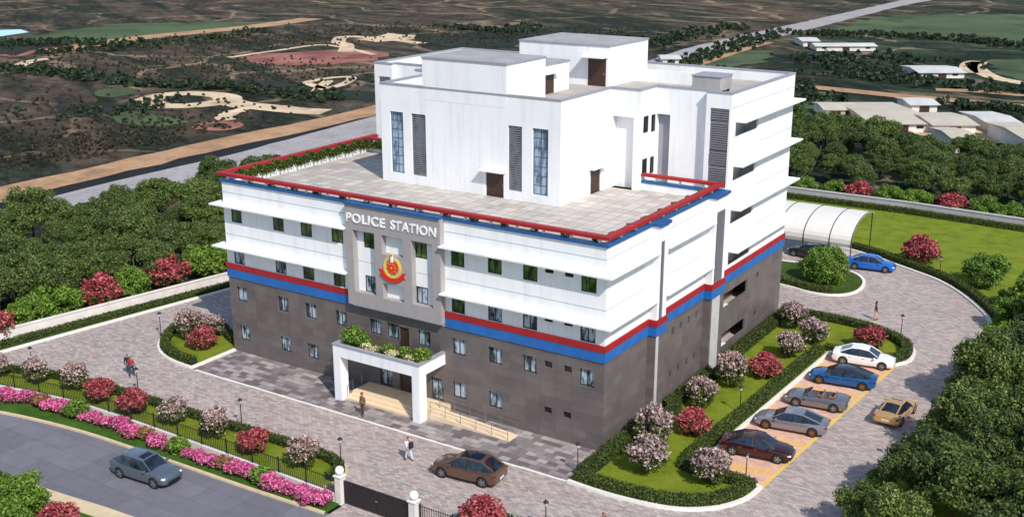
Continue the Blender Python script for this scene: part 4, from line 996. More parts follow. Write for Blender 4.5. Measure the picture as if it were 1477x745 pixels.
grove(fill([(-30,81),(-10,81.5),(8,80.5),(24,78),(32,96),(8,110),(-34,116)],5.0,1.6,3),T_DARK,'green tree in the grove beyond the back compound wall','trees of the back grove',.6,1.1)
for x,y,l in [(17.7,13.5,'small bush on the road edge beside the yellow car'),(16.9,4.6,'small bush at the road edge left of the foreground trees'),(17.3,1.0,'yellowish bush at the bottom right road edge')]: put(B_LEAF,x,y,l,'bushes on the road edge',1.3)
for i,(x,y,l) in enumerate([(18.0,27.5,'bush at the road edge under the foreground trees, level with the white car'),(18.1,21.5,'bush at the road edge level with the blue parked car'),(18.3,34.0,'bush at the road edge below the bend'),(18.6,9.0,'bush under the foreground trees beside the half hidden lamp')]): put(T_GREEN,x,y,l,'bushes on the road edge',1.0)
for x,y,sc_,l in [(17.6,-1.2,.62,'small dark tree at the bottom edge, nearest the driveway'),(18.9,3.6,.72,'dark tree beside the half hidden lamp in the foreground'),(19.2,12.2,.7,'dark tree at the road edge just right of the yellow car')]: put(T_DARK,x,y,l,'trees of the right foreground grove',sc_,-.1)
# --- foreground lower left
put(T_GREEN,-24.7,-26.0,'bright green bush at the lower left corner of the picture','bushes across the street',1.2,.05); put(T_GREEN,-27.4,-26.6,'green bush cut by the left picture edge across the street','bushes across the street',1.25,.05); put(T_GREEN,-23.2,-28.0,'green bush behind its neighbour at the bottom left','bushes across the street',1.1,.05)
put(B_RED,-20.9,-26.0,'red bush across the street at the bottom picture edge','bushes across the street',1.3,.05); put(B_PALE,-18.8,-26.2,'pale bush across the street right of the red one','bushes across the street',.8,.05)
# --- portico planting
for k,(x,t,s) in enumerate([(-19.6,'L',1.35),(-18.9,'L',1.1),(-18.0,'W',.8),(-17.2,'W',.75),(-16.4,'L',.75),(-15.6,'W',.8),(-14.9,'L',.8),(-14.1,'W',.75),(-13.4,'L',1.05)]):
    nm=['tallest leafy plant at the left end of the portico roof','second leafy plant from the left on the portico roof','cream flowering plant left of the middle on the portico roof','cream flowering plant, second of the row on the portico roof','low leafy plant in the middle of the portico roof','cream flowering plant right of the middle on the portico roof','low leafy plant right of the middle on the portico roof','cream flowering plant nearest the right end of the portico roof','leafy plant in the right corner of the portico roof'][k]
    if k==0: B_CREAM=flowering('cream_flowering_plant',79,'flower_white',.35,.6,.4,.45,900,'plant')
    put(B_LEAF if t=='L' else B_CREAM,x,-2.1+(.35 if t=='L' else -.2),nm,'plants on the portico roof',s,3.92)
# --- terrace climbing plants along the rail
def creeper(seed,ln=1.7,h=.75,n=900):
    rng=np.random.default_rng(seed); r=empty('creeper_plant'); r['category']='plant'
    P=np.column_stack([rng.uniform(-ln/2,ln/2,n),rng.normal(0,.12,n),rng.uniform(0,h,n)]); P[:,2]*=(.75+.25*np.sin(P[:,0]*4+seed)); D=sph(rng,n)
    leaf_mesh('leaves',[(leaf_arrays(rng,P,D,.09),'leaf_hedge')],r)
    m=MB(); 
    for i in range(4): m.tube((-ln/2+.3+i*ln/4,0,-.3),(-ln/2+.2+i*ln/4+.1,0,h*.8),.012,.008,'trunk',5)
    m.build('stem',r); return r
CR=creeper(5); 
for k in range(8):
    o=place(CR,USED,(-XW+.34,2.6+k*2.02,TER+.42),R(90),'leafy creeper against the left terrace railing','creepers on the left terrace railing',(1.08,1.3,1.15))
for k in range(3): place(CR,USED,(-32.9+k*2.0,17.05,TER+.42),0,'leafy creeper against the short back terrace railing beside the white block','creepers on the back left terrace railing')
SM=flowering('small_potted_plant',91,'leaf_hedge',.3,.24,.3,.5,260,'plant',.06)
pm=MB(); pm.lathe([(.0,0),(.13,0),(.17,.25),(.14,.25),(.0,.22)],'concrete',10); pm.build('pot',SM)
for k in range(14): place(SM,USED,(-XW+2.4+k*2.35,.62,TER),k,'small potted plant behind the front terrace rail','small plants along the front terrace rail',1.35)
for k in range(7): place(SM,USED,(-.66,2.0+k*2.3,TER),k,'small potted plant behind the right terrace rail','small plants along the right terrace rail',1.35)
# --- far woodland belts: mass that nobody could count
def belt(name,polys,mul,size,mat='leaf_far',seed=1,h=3.0):
    rng=np.random.default_rng(seed); Ps=[];Ds=[]
    for pts,wd,dn in polys:
        W=[G(*p) for p in pts]
        for a,b in zip(W,W[1:]):
            ln=math.dist(a,b); k=int(ln*dn*mul)+1
            t=rng.uniform(0,1,k); t=np.clip(t+.035*np.sin(t*23)+.02*np.sin(t*57),0,1); cx=a[0]+(b[0]-a[0])*t+rng.normal(0,wd/1.9,k); cy=a[1]+(b[1]-a[1])*t+rng.normal(0,wd/2.4,k); cr=rng.uniform(.5,1.7,k)*h/3
            if h<1:      # no scrub on the dirt road and the highway
                A=np.array(G(0,278)); B=np.array(G(540,158)); nn=np.array([-(B-A)[1],(B-A)[0]]); nn/=np.linalg.norm(nn)
                keep=((cx-A[0])*nn[0]+(cy-A[1])*nn[1])>8.5; cx,cy,cr=cx[keep],cy[keep],cr[keep]; k=len(cx)
                if k==0: continue
            m=22; c=np.column_stack([cx,cy,cr*.7]); dd=sph(rng,k*m); dd[:,2]=np.abs(dd[:,2])
            Ps.append(np.repeat(c,m,0)+dd*np.repeat(cr,m)[:,None]*rng.uniform(.6,1.05,(k*m,1))); Ds.append(dd)
    o=leaf_mesh(name,[(leaf_arrays(rng,np.concatenate(Ps),np.concatenate(Ds),size,.8),mat)]); o.location=(0,0,-.25)
    return tag(o,None,None,None,'stuff')
o=belt('distant_tree_belt',[([(-30,100),(60,104),(130,110),(205,122),(300,124),(400,132),(490,144)],5,1.0),([(-30,66),(60,62),(130,62),(160,68)],10,1.0),([(60,78),(200,66),(300,56),(380,46)],6,.5),
  ([(925,110),(1000,108),(1060,102)],5,.9),([(880,78),(930,62),(990,52),(1060,38)],7,.8),([(985,95),(1060,66),(1110,52)],5,.7),([(1120,46),(1200,50),(1300,52),(1400,58),(1500,70)],9,1.0),
  ([(1230,84),(1290,84),(1330,92)],14,1.1),([(1180,108),(1260,112),(1380,124),(1430,128),(1500,136)],8,.9),([(1160,80),(1230,98),(1300,112)],9,.7),([(1145,142),(1170,140),(1220,146)],4,.8),([(1350,150),(1420,158),(1500,165)],7,1.0),
  ([(1140,118),(1160,134),(1150,150)],3,.6),([(230,150),(180,160),(110,168)],8,.5),([(640,40),(740,46),(760,38)],6,.8)],3.0,.42,'leaf_far',3,1.7)
tag(o,'dark belts of far woodland crossing the fields','woodland')
o=belt('scattered_scrub',[([(-30,150),(200,170),(400,165)],26,.35),([(-30,200),(120,205),(300,185)],14,.5),([(60,90),(260,95),(520,110)],30,.45),([(160,60),(330,64),(520,46),(600,36)],22,.35),([(-30,235),(100,222),(220,200)],7,.4),([(620,60),(760,50),(900,44)],18,.35)],16,.22,'leaf_dry',4,.62)
tag(o,'low dry scrub scattered over the brown fields','scrub')
# ------------------------------------------------------------------ walls, fence, gate
def comp_wall(path,h,label,mat,z0=-.2,th=.25):
    x0,y0=path[0]; r=empty('compound_wall',(x0,y0,z0)); tag(r,label,'wall'); P=[(x-x0,y-y0) for x,y in path]
    m=MB(); m.strip(P,th,0,h-z0,mat); m.build('wall_panel',r)
    m=MB(); m.strip(P,th+.12,h-z0+.001,h-z0+.09,mat); m.build('coping',r); return r
comp_wall([p for p in lw],1.0,'long white compound wall on the left with bushes behind it','wall_masonry')
comp_wall(wallb,1.15,'long pale grey compound wall along the back lawn','wall_masonry_grey',th=.5)
def fence(path,label,wall_h=.55,h=1.0,z0=.05):
    x0,y0=path[0]; P=[(x-x0,y-y0) for x,y in path]
    r=empty('railing_fence',(x0,y0,z0)); tag(r,label,'fence')
    m=MB(); m.strip(P,.25,-.3,wall_h,'wall_masonry'); m.build('base_wall',r)
    # resample
    D=[0]; 
    for a,b in zip(P,P[1:]): D.append(D[-1]+math.dist(a,b))
    def at(s):
        for i in range(len(P)-1):
            if D[i]<=s<=D[i+1]: t=(s-D[i])/(D[i+1]-D[i]); return (P[i][0]+(P[i+1][0]-P[i][0])*t,P[i][1]+(P[i+1][1]-P[i][1])*t)
        return P[-1]
    L=D[-1]; nb=max(1,round(L/2.4)); st=L/nb; pp=None
    for i in range(nb+1):
        m=MB(); m.box(-.035,.035,-.035,.035,wall_h,wall_h+h+.08,'black_metal')
        x,y=at(i*st)
        if pp is None: pp=m.build('post',r); o=pp
        else: o=pp.copy(); link(o); o.parent=r
        o.location=(x,y,0)
        if i<nb:
            m=MB(); a=at(i*st+.03); b=at((i+1)*st-.03)
            for z in (.12,h-.08): m.tube((a[0],a[1],wall_h+z),(b[0],b[1],wall_h+z),.02,.02,'black_metal',4)
            k=int(st/.16)
            for j in range(1,k):
                q=at(i*st+st*j/k); m.box(q[0]-.012,q[0]+.012,q[1]-.012,q[1]+.012,wall_h+.02,wall_h+h,'black_metal')
            m.build('railing_panel',r)
    return r
fence([p for p in wf if p[0]>-56],'black railing fence on a low white wall between driveway and street')
fence([(-4.0,-14.4),(2,-14.4),(9,-14.4),(16.5,-14.4)],'black railing fence on a low white wall right of the gate')
for x,l in ((-9.95,'white gate pillar with globe lamp, left of the dark gate'),(-4.35,'white gate pillar with globe lamp, right of the dark gate')):
    r=empty('gate_pillar',(x,-14.5,0)); tag(r,l,'pillar','gate pillars')
    m=MB(); m.box(-.24,.24,-.24,.24,-.05,1.75,'wall_masonry'); m.build('shaft',r,bevel=.015)
    m=MB(); m.box(-.3,.3,-.3,.3,1.751,1.85,'wall_masonry'); m.build('cap',r,bevel=.015)
    m=MB(); m.lathe([(.06,1.85),(.06,1.92)],'black_metal',12); m.lathe([(.27*math.sin(t*math.pi/12)+.001,2.15-.27*math.cos(t*math.pi/12)) for t in range(13)],'globe_white',20); m.build('globe_lamp',r,smooth=True)
gt=empty('driveway_gate',(-7.15,-14.45,0)); tag(gt,'dark brown two-leaf sliding gate between the globe pillars','gate')
for a,b in ((-2.52,-.03),(.03,2.52)):
    m=MB(); m.box(a,a+.07,-.04,.04,.08,1.55,'gate_dark'); m.box(b-.07,b,-.04,.04,.08,1.55,'gate_dark'); m.box(a+.07,b-.07,-.04,.04,.08,.18,'gate_dark'); m.box(a+.07,b-.07,-.04,.04,1.47,1.55,'gate_dark')
    z=.19
    while z<1.45: m.box(a+.07,b-.07,-.02,.02,z,z+.10,'gate_dark'); z+=.115
    m.build('gate_leaf',gt)
m=MB(); m.box(-.10,.10,-.07,-.041,.85,.95,'steel'); m.build('latch',gt)
# ------------------------------------------------------------------ lamps
def make_lamp():
    r=empty('street_lamp'); r['category']='street lamp'
    m=MB(); m.lathe([(0,0),(.12,0),(.12,.08),(.07,.14),(.055,.3),(.035,.34),(.03,1.72),(.05,1.75),(.05,1.78),(0,1.78)],'black_metal',10); m.build('pole',r,smooth=False)
    m=MB(); m.lathe([(0,1.785),(.07,1.785),(.11,2.0),(.0,2.0)],'lamp_glass',8); m.build('lantern',r)
    m=MB(); m.lathe([(0,2.0),(.17,2.0),(.17,2.03),(.09,2.11),(.03,2.14),(.02,2.2),(0,2.2)],'black_metal',10); m.build('cap',r)
    return r
LP=make_lamp()
for x,y,l in [(-43.4,-12.0,'black street lamp at the left end of the front strip'),(-33.2,-10.35,'black street lamp behind the second red bush of the front strip'),(-22.7,-10.2,'black street lamp in the middle of the front strip'),
  (-12.9,-11.1,'black street lamp nearest the gate'),(2.3,-10.9,'black street lamp at the bottom edge right of the gate'),(-41.4,-1.2,'black street lamp on the tip of the left island'),(.15,-3.5,'black street lamp at the front corner of the east garden beside the plaza'),
  (5.3,10.6,'black street lamp on the garden lawn behind the lilac silver car'),(9.6,1.0,'black street lamp in front of the dark red parked car'),(10.8,32.0,'black street lamp at the far tip of the garden near the woman'),
  (9.4,51.1,'black street lamp on the east lawn beside the red bush'),(5.7,23.0,'black street lamp behind the blue parked car'),(17.2,15.4,'black street lamp at the edge of the foreground trees right of the yellow car'),(17.0,9.2,'black street lamp half hidden in the foreground trees')]:
    place(LP,USED,(x,y,.02),random.uniform(0,3),l,'street lamps')
# ------------------------------------------------------------------ carport
cp=empty('carport_canopy',(-6,54,0)); tag(cp,'white arched fabric carport canopy with dark ribs on slim posts','canopy')
prof=[]
for i in range(15):
    t=i/14; a=R(196-150*t)   # from the low front edge over the crown to the back
    prof.append((.6+4.4*math.cos(a)*1.0, 2.35+2.05*math.sin(a) if True else 0))
f0=prof[0][1]; prof=[(y,z) for y,z in prof]
m=MB(); X0,X1=-9.0,6.9; n=len(prof)
m.add([(x,y,z+dz) for dz in (0,.05) for x in (X0,X1) for y,z in prof],
   [f for i in range(n-1) for f in ((2*n+i,2*n+i+1,3*n+i+1,3*n+i),(i,n+i,n+i+1,i+1),(n+i,3*n+i,3*n+i+1,n+i+1),(i,i+1,2*n+i+1,2*n+i))]+[(0,2*n,3*n,n),(n-1,2*n-1,4*n-1,3*n-1)],'canopy_fabric'); m.build('canopy_roof',cp)
for x in [-8.9,-6.2,-3.5,-.8,1.9,4.6,6.85]:
    m=MB()
    for a,b in zip(prof,prof[1:]): m.tube((x,a[0],a[1]+.05),(x,b[0],b[1]+.05),.05,.05,'black_metal',6)
    m.build('rib',cp)
    for y,z in ((prof[1][0],prof[1][1]),(prof[-2][0],prof[-2][1])):
        m=MB(); m.tube((x,y,0),(x,y,z),.055,.055,'black_metal',8); m.build('post',cp)
# ------------------------------------------------------------------ cars
def lerp_profile(st,x):
    for a,b in zip(st,st[1:]):
        if a[0]<=x<=b[0]:
            t=(x-a[0])/(b[0]-a[0]); t2=t*t*(3-2*t)*.5+t*.5; return [a[k]+(b[k]-a[k])*t2 for k in range(len(a))]
    return list(st[-1])
SHAPES={
 'sedan':dict(L=4.75,st=[(-2.375,.70,.40,.74,.82),(-2.28,.82,.28,.86,.95),(-2.0,.895,.22,.93,.99),(-1.3,.92,.2,.93,.97),(0,.925,.19,.90,.94),(1.0,.915,.2,.87,.93),(1.7,.895,.21,.80,.86),(2.1,.85,.24,.70,.76),(2.3,.76,.28,.60,.66),(2.375,.62,.34,.50,.54)],
    gh=[(1.22,.70,.90),(.42,.58,1.36),(-.25,.60,1.43),(-.95,.56,1.38),(-1.85,.64,.96)],hs=.0),
 'fastback':dict(L=4.95,st=[(-2.475,.70,.40,.72,.80),(-2.38,.84,.28,.86,.94),(-2.0,.92,.22,.92,.97),(-1.3,.945,.2,.91,.95),(0,.93,.18,.86,.91),(1.0,.93,.18,.84,.89),(1.7,.92,.2,.79,.83),(2.15,.87,.23,.68,.73),(2.38,.76,.28,.56,.61),(2.475,.60,.32,.46,.50)],
    gh=[(1.25,.70,.87),(.45,.58,1.31),(-.2,.60,1.38),(-.85,.56,1.33),(-2.15,.60,.94)],hs=0),
 'suv':dict(L=4.7,st=[(-2.35,.76,.42,.92,1.0),(-2.26,.86,.32,1.02,1.10),(-2.0,.92,.27,1.05,1.10),(-1.3,.94,.25,1.03,1.07),(0,.945,.24,1.0,1.04),(1.0,.93,.24,.98,1.04),(1.7,.91,.26,.93,.98),(2.1,.86,.3,.82,.88),(2.28,.78,.34,.70,.76),(2.35,.66,.40,.58,.62)],
    gh=[(1.15,.72,1.01),(.45,.61,1.50),(-.3,.63,1.58),(-1.35,.60,1.53),(-2.2,.66,1.08)],hs=.02),
 'coupe':dict(L=4.45,st=[(-2.225,.74,.36,.70,.78),(-2.12,.88,.26,.84,.90),(-1.8,.93,.2,.90,.95),(-1.2,.94,.18,.90,.94),(0,.90,.17,.82,.87),(.9,.90,.17,.80,.85),(1.5,.91,.19,.79,.82),(1.9,.86,.22,.70,.74),(2.12,.74,.26,.58,.62),(2.225,.58,.3,.46,.5)],
    gh=[(1.0,.68,.84),(.30,.55,1.25),(-.2,.57,1.29),(-.7,.53,1.23),(-1.75,.58,.93)],hs=0)}
WHEELC={}
def bake_bool(o,cut):
    md=o.modifiers.new('c','BOOLEAN'); md.operation='DIFFERENCE'; md.object=cut; md.solver='EXACT'
    dg=bpy.context.evaluated_depsgraph_get(); dg.update(); me=bpy.data.meshes.new_from_object(o.evaluated_get(dg)); o.modifiers.clear(); old=o.data; o.data=me; bpy.data.meshes.remove(old)
def make_car(kind,loc,rz,paint,label,cat='car',roofc=None,rimc='rim',open_top=False,sunroof=False,tint='car_glass'):
    S=SHAPES[kind]; L=S['L']; r=empty('parked_car' if loc[0]>6 and loc[0]<12.5 and loc[1]<30 else 'driving_car',loc,rz); tag(r,label,cat,'cars')
    st=S['st']; xs=list(np.linspace(-L/2,L/2,41)); xs=sorted(set([round(x,3) for x in xs]+[s[0] for s in st])); m=MB(); ring=[]
    for x in xs:
        _,w_,zl,zs,zd=lerp_profile(st,x); zm=zl+(zs-zl)*.45
        half=[(0,zl),(w_*.80,zl),(w_*.95,zl+.05),(w_*.985,zl+.16),(w_*1.0,zm),(w_*.985,zs-.12),(w_*.955,zs-.03),(w_*.90,zs+.01),(w_*.62,zd-.005),(w_*.3,zd+.015),(0,zd+.02)]
        full=half+[(-y,z) for y,z in half[-2:0:-1]]; ring.append([(x,y,z) for y,z in full])
    n=len(ring[0]); vs=[p for q in ring for p in q]; fs=[(k*n+i,k*n+(i+1)%n,(k+1)*n+(i+1)%n,(k+1)*n+i) for k in range(len(ring)-1) for i in range(n)]
    fs+=[tuple(range(n-1,-1,-1)),tuple(range((len(ring)-1)*n,len(ring)*n))]
    m.add(vs,fs,paint); body=m.build('body',r)
    wr=.345 if kind!='suv' else .37; wx=(-L/2+.92,L/2-.88); hw_=max(s[1] for s in st)
    c=MB()
    for x in wx:
        for s in (-1,1): c.tube((x,s*(hw_-.26),wr),(x,s*(hw_+.2),wr),wr+.05,wr+.05,'car_trim',20)
    cut=c.build('cut'); 
    if open_top:
        c2=MB(); c2.box(-1.35,.62,-.66,.66,.55,1.3,'seat_tan'); cut2=c2.build('cut2')
    cut.parent=r; bpy.context.view_layer.update(); 
    # boolean in local space
    body.parent=None; cut.parent=None
    bake_bool(body,cut); 
    if open_top: bake_bool(body,cut2); bpy.data.objects.remove(cut2)
    bpy.data.objects.remove(cut); body.parent=r
    for p in body.data.polygons: p.use_smooth=True
    try:
        bm=bmesh.new(); bm.from_mesh(body.data)
        for e in bm.edges:
            if len(e.link_faces)==2 and e.calc_face_angle(0)>R(32): e.smooth=False
        bm.to_mesh(body.data); bm.free()
    except Exception: pass
    # greenhouse
    gh=S['gh']; zb=[lerp_profile(st,g[0])[3]-.01 for g in gh]; wbs=[lerp_profile(st,g[0])[1]*.93 for g in gh]
    g0,g1,g2,g3,g4=gh
    g=MB(); rf=MB(); pl=MB(); pm_=roofc or paint
    def P(i,s): return (gh[i][0],s*gh[i][1],gh[i][2])
    def Bp(i,s,dx=0): return (gh[i][0]+dx,s*wbs[i],zb[i]+.0)
    if not open_top:
        nz=4; 
        g.add([P(0,-1),P(0,1),P(1,1),P(1,-1)],[(0,1,2,3)],tint); g.add([P(4,1),P(4,-1),P(3,-1),P(3,1)],[(0,1,2,3)],tint)
        for s in (-1,1):
            a=[Bp(0,s,-.1),Bp(1,s),Bp(2,s),Bp(3,s),Bp(4,s,.25)]; b=[P(1,s),P(2,s),P(3,s)]
            vs=a+b; fs=[(0,1,5),(1,2,6,5),(2,3,7,6),(3,4,7)]
            if s>0: fs=[f[::-1] for f in fs]
            g.add(vs,fs,tint)
            tr=[P(0,s),Bp(0,s,-.1),P(1,s)]; g.add(tr,[(0,1,2)],tint); g.add([P(4,s),Bp(4,s,.25),P(3,s)],[(0,1,2)],tint)
            pl=MB()
            for p,q,rr in ((P(0,s),P(1,s),.035),(P(1,s),P(2,s),.035),(P(2,s),P(3,s),.035),(P(3,s),P(4,s),.06)): pl.tube(p,q,rr,rr,pm_,6)
            pl.tube(Bp(2,s,.05),(gh[2][0],s*gh[2][1],gh[2][2]-.02),.04,.03,'car_trim',5); pl.build('pillars',r)
        vs=[];nx=7;ny=7
        for i in range(nx):
            t=i/(nx-1); x=g1[0]+(g3[0]-g1[0])*t; q=lerp_profile([g3,g2,g1],x); 
            for j in range(ny):
                u=-1+2*j/(ny-1); vs.append((x,q[1]*u*1.03,q[2]+.035*(1-u*u)+.0))
        rf.add(vs,[(i*ny+j,(i+1)*ny+j,(i+1)*ny+j+1,i*ny+j+1)[::-1] for i in range(nx-1) for j in range(ny-1)],pm_)
        ro=rf.build('roof',r,smooth=True)
        if sunroof:
            q=MB(); xa,xb=(g1[0]-.15,g2[0]+.15) if sunroof=='small' else (g1[0]-.08,g3[0]+.3); 
            za=lerp_profile([g3,g2,g1],xa)[2]+.042; zc=lerp_profile([g3,g2,g1],xb)[2]+.042; zm_=lerp_profile([g3,g2,g1],(xa+xb)/2)[2]+.047
            q.add([(xa,-.40,za),(xa,.40,za),((xa+xb)/2,.40,zm_),(xb,.40,zc),(xb,-.40,zc),((xa+xb)/2,-.40,zm_)],[(0,1,2,5),(5,2,3,4)],'glass_black'); q.build('sunroof',ro)
        g.build('windows',r)
    else:
        g.add([P(0,-1),P(0,1),(g1[0]+.12,g1[1],g1[2]-.1),(g1[0]+.12,-g1[1],g1[2]-.1)],[(0,1,2,3)],tint); g.build('windscreen',r)
        for s in (-1,1): pl.tube(P(0,s),(g1[0]+.12,s*g1[1],g1[2]-.1),.03,.03,paint,6)
        pl.tube((g1[0]+.12,-g1[1],g1[2]-.1),(g1[0]+.12,g1[1],g1[2]-.1),.03,.03,paint,6); pl.build('pillars',r)
        for x in (-.15,-1.0):
            for s in (-.36,.36):
                q=MB(); q.box(x-.25,x+.25,s-.24,s+.24,.55,.72,'seat_tan'); q.box(x-.34,x-.2,s-.22,s+.22,.72,1.12,'seat_tan'); q.build('seat',r,bevel=.04)
    # wheels
    wm=MB(); wm.v=[]
    def tyre():
        m=MB(); pr=[(wr-.12,-.11),(wr-.03,-.11),(wr,-.07),(wr,.07),(wr-.03,.11),(wr-.12,.11)]
        vs=[];nn=24
        for rr,yy in pr:
            for i in range(nn): t=2*math.pi*i/nn; vs.append((rr*math.cos(t),yy,rr*math.sin(t)))
        m.add(vs,[(k*nn+i,(k+1)*nn+i,(k+1)*nn+(i+1)%nn,k*nn+(i+1)%nn) for k in range(len(pr)-1) for i in range(nn)],'rubber'); return m
    def rim():
        m=MB(); r0=wr-.10
        for s in (-1,1): m.tube((0,s*.055,0),(0,s*.075,0),r0,r0,'car_trim',24)
        for s in (-1,1):
            for i in range(5):
                t=2*math.pi*i/5; d=.05
                pts=[(.04*math.cos(t+1.57)+.03*math.cos(t),.04*math.sin(t+1.57)+.03*math.sin(t)),(.04*math.cos(t-1.57)+.03*math.cos(t),.04*math.sin(t-1.57)+.03*math.sin(t)),(r0*math.cos(t-.2),r0*math.sin(t-.2)),(r0*math.cos(t+.2),r0*math.sin(t+.2))]
                m.add([(x,s*.10,z) for x,z in pts]+[(x,s*.076,z) for x,z in pts],[(0,1,2,3),(4,7,6,5),(0,3,7,4),(1,5,6,2),(2,6,7,3),(0,4,5,1)],rimc)
            m.tube((0,s*.078,0),(0,s*.104,0),.06,.06,rimc,12)
            vs=[]; 
            for rr,yy in ((r0-.035,s*.10),(r0+.005,s*.10),(r0+.005,s*.07),(r0-.035,s*.07)):
                for i in range(24): t=2*math.pi*i/24; vs.append((rr*math.cos(t),yy,rr*math.sin(t)))
            m.add(vs,[(k*24+i,((k+1)%4)*24+i,((k+1)%4)*24+(i+1)%24,k*24+(i+1)%24) for k in range(4) for i in range(24)],rimc)
        return m
    key=(round(wr,3),rimc)
    for x in wx:
        for s in (-1,1):
            if key not in WHEELC: a=tyre().build('wheel'); b=rim().build('rim',a); WHEELC[key]=(a,b); KIDS[a]=[b]; o=a
            else: o=copy_tree(WHEELC[key][0])
            o.parent=r; o.location=(x,s*(hw_-.125),wr)
    # lamps, mirrors, plates, trim
    for s in (-1,1):
        q=MB(); xf=L/2-.20; w1=lerp_profile(st,xf)[1]
        q.add([(L/2-.10,s*.50,.60),(L/2-.30,s*(w1*.98+.02),.60),(L/2-.42,s*(w1*.99+.02),.70),(L/2-.22,s*.50,.69),(L/2-.20,s*.45,.60),(L/2-.45,s*.5,.60)],[(0,1,2,3)] if s<0 else [(3,2,1,0)],'headlight'); 
        zf=lerp_profile(st,L/2-.18)[3]
        q=MB(); q.box(-.13,.13,-.10,.10,-.055,.045,'headlight'); o=q.build('headlight',r,(L/2-.20,s*(lerp_profile(st,L/2-.2)[1]-.14),zf-.04),s*-.55,bevel=.03)
        q=MB(); q.box(-.08,.08,-.14,.14,-.05,.05,'taillight'); q.build('taillight',r,(-L/2+.10,s*(lerp_profile(st,-L/2+.1)[1]-.14),lerp_profile(st,-L/2+.12)[3]-.10),s*.45,bevel=.02)
        q=MB(); q.box(-.08,.07,-.10,.10,0,.12,paint); q.build('wing_mirror',r,(g0[0]-.32,s*(.93*hw_+.11),zb[0]+.02),0,bevel=.03)
        q=MB(); q.box(-.09,.09,-.015,.015,0,.025,'steel')
        for xx_ in (-.95,.05): q.box(xx_-.09,xx_+.09,s*(lerp_profile(st,xx_)[1]*.985)-.006,s*(lerp_profile(st,xx_)[1]*.985)+.02*s+.006,zb[2]-.16,zb[2]-.13,'steel')
        q.v=q.v[8:]; q.f=[tuple(i-8 for i in f) for f in q.f[6:]]; q.m=q.m[6:]; q.build('door_handles',r)
    q=MB(); zf=lerp_profile(st,L/2-.02); q.box(L/2-.06,L/2+.004,-.48,.48,.34,.50,'car_trim'); q.build('grille',r,bevel=.02)
    q=MB(); q.box(-L/2-.012,-L/2+.05,-.26,.26,.50,.61,'headlight'); q.build('number_plate',r)
    return r
def paintm(name,c,metal=.35,rough=.28,coat=.8): return plain(name,c,rough,metal,var=.03,scale=.4,coat=coat)
paintm('paint_maroon',srgb(58,16,22)); paintm('paint_lilac',srgb(150,146,156),.6); paintm('paint_silver',srgb(134,134,142),.65); paintm('paint_blue',srgb(14,86,146)); paintm('paint_white',srgb(232,232,232),0)
paintm('paint_gold',srgb(204,160,100),.35); paintm('paint_bronze',srgb(112,84,68),.55); paintm('paint_slate',srgb(108,118,128),.55); paintm('paint_sky',srgb(24,104,196),.3); paintm('paint_black',srgb(34,34,38),.3); plain('rim_bronze',srgb(150,110,70),.35,metal=.6)
H8=R(8)
make_car('sedan',(8.7,5.25,.01),H8,'paint_maroon','dark maroon sedan in the nearest parking bay','car')
make_car('fastback',(9.2,10.3,.01),R(180)+H8,'paint_lilac','pale lilac silver fastback parked second from the front','car',rimc='rim_bronze')
make_car('coupe',(9.4,15.0,.01),R(180)+H8,'paint_silver','silver convertible with open top and tan seats in the middle bay','car',open_top=True)
make_car('fastback',(9.7,20.0,.01),R(180)+H8,'paint_blue','deep blue fastback with black roof parked next to the white car','car',roofc='paint_black',rimc='rim_bronze')
make_car('sedan',(9.9,25.0-.9,.01),H8,'paint_white','white sedan in the farthest parking bay','car').location=(9.85,24.75,.01)
make_car('coupe',(14.7,16.1,.01),R(86),'paint_gold','yellow gold coupe driving away along the right road','car',sunroof='small')
make_car('suv',(-5.35,-7.65,.01),R(180)+R(6),'paint_bronze','bronze brown car with panoramic glass roof on the front driveway','car',sunroof='big')
make_car('suv',(-22.3,-18.7,-.01),R(4),'paint_slate','slate grey hatchback with sunroof driving on the street','car',sunroof='small')
make_car('sedan',(3.0,50.2,.01),R(8),'paint_sky','bright blue sedan beside the carport at the back','car')
make_car('sedan',(-3.4,50.9,.01),R(172),'paint_black','black car half hidden between the building corner and the carport tree','car')
# ------------------------------------------------------------------ people
def skinmesh(name,joints,edges,parent,mat,root=0,sub=1):
    """joints: list of (x,y,z,r)"""
    me=bpy.data.meshes.new(name); me.from_pydata([j[:3] for j in joints],edges,[]); o=bpy.data.objects.new('tmp_skin',me); link(o)
    md=o.modifiers.new('s','SKIN'); md.use_smooth_shade=True
    if not me.skin_vertices: 
        bpy.context.view_layer.objects.active=o
    lay=me.skin_vertices[0].data
    for i,j in enumerate(joints): lay[i].radius=(j[3],j[3]*(j[4] if len(j)>4 else 1)); lay[i].use_root=(i==root)
    sb=o.modifiers.new('u','SUBSURF'); sb.levels=sub; sb.render_levels=sub
    dg=bpy.context.evaluated_depsgraph_get(); dg.update(); nm=bpy.data.meshes.new_from_object(o.evaluated_get(dg)); bpy.data.objects.remove(o); bpy.data.meshes.remove(me)
    nm.name=name; nm.materials.clear(); nm.materials.append(MATS[mat])
    for p in nm.polygons: p.use_smooth=True; p.material_index=0
    q=bpy.data.objects.new(name,nm); link(q); q.parent=parent; return q
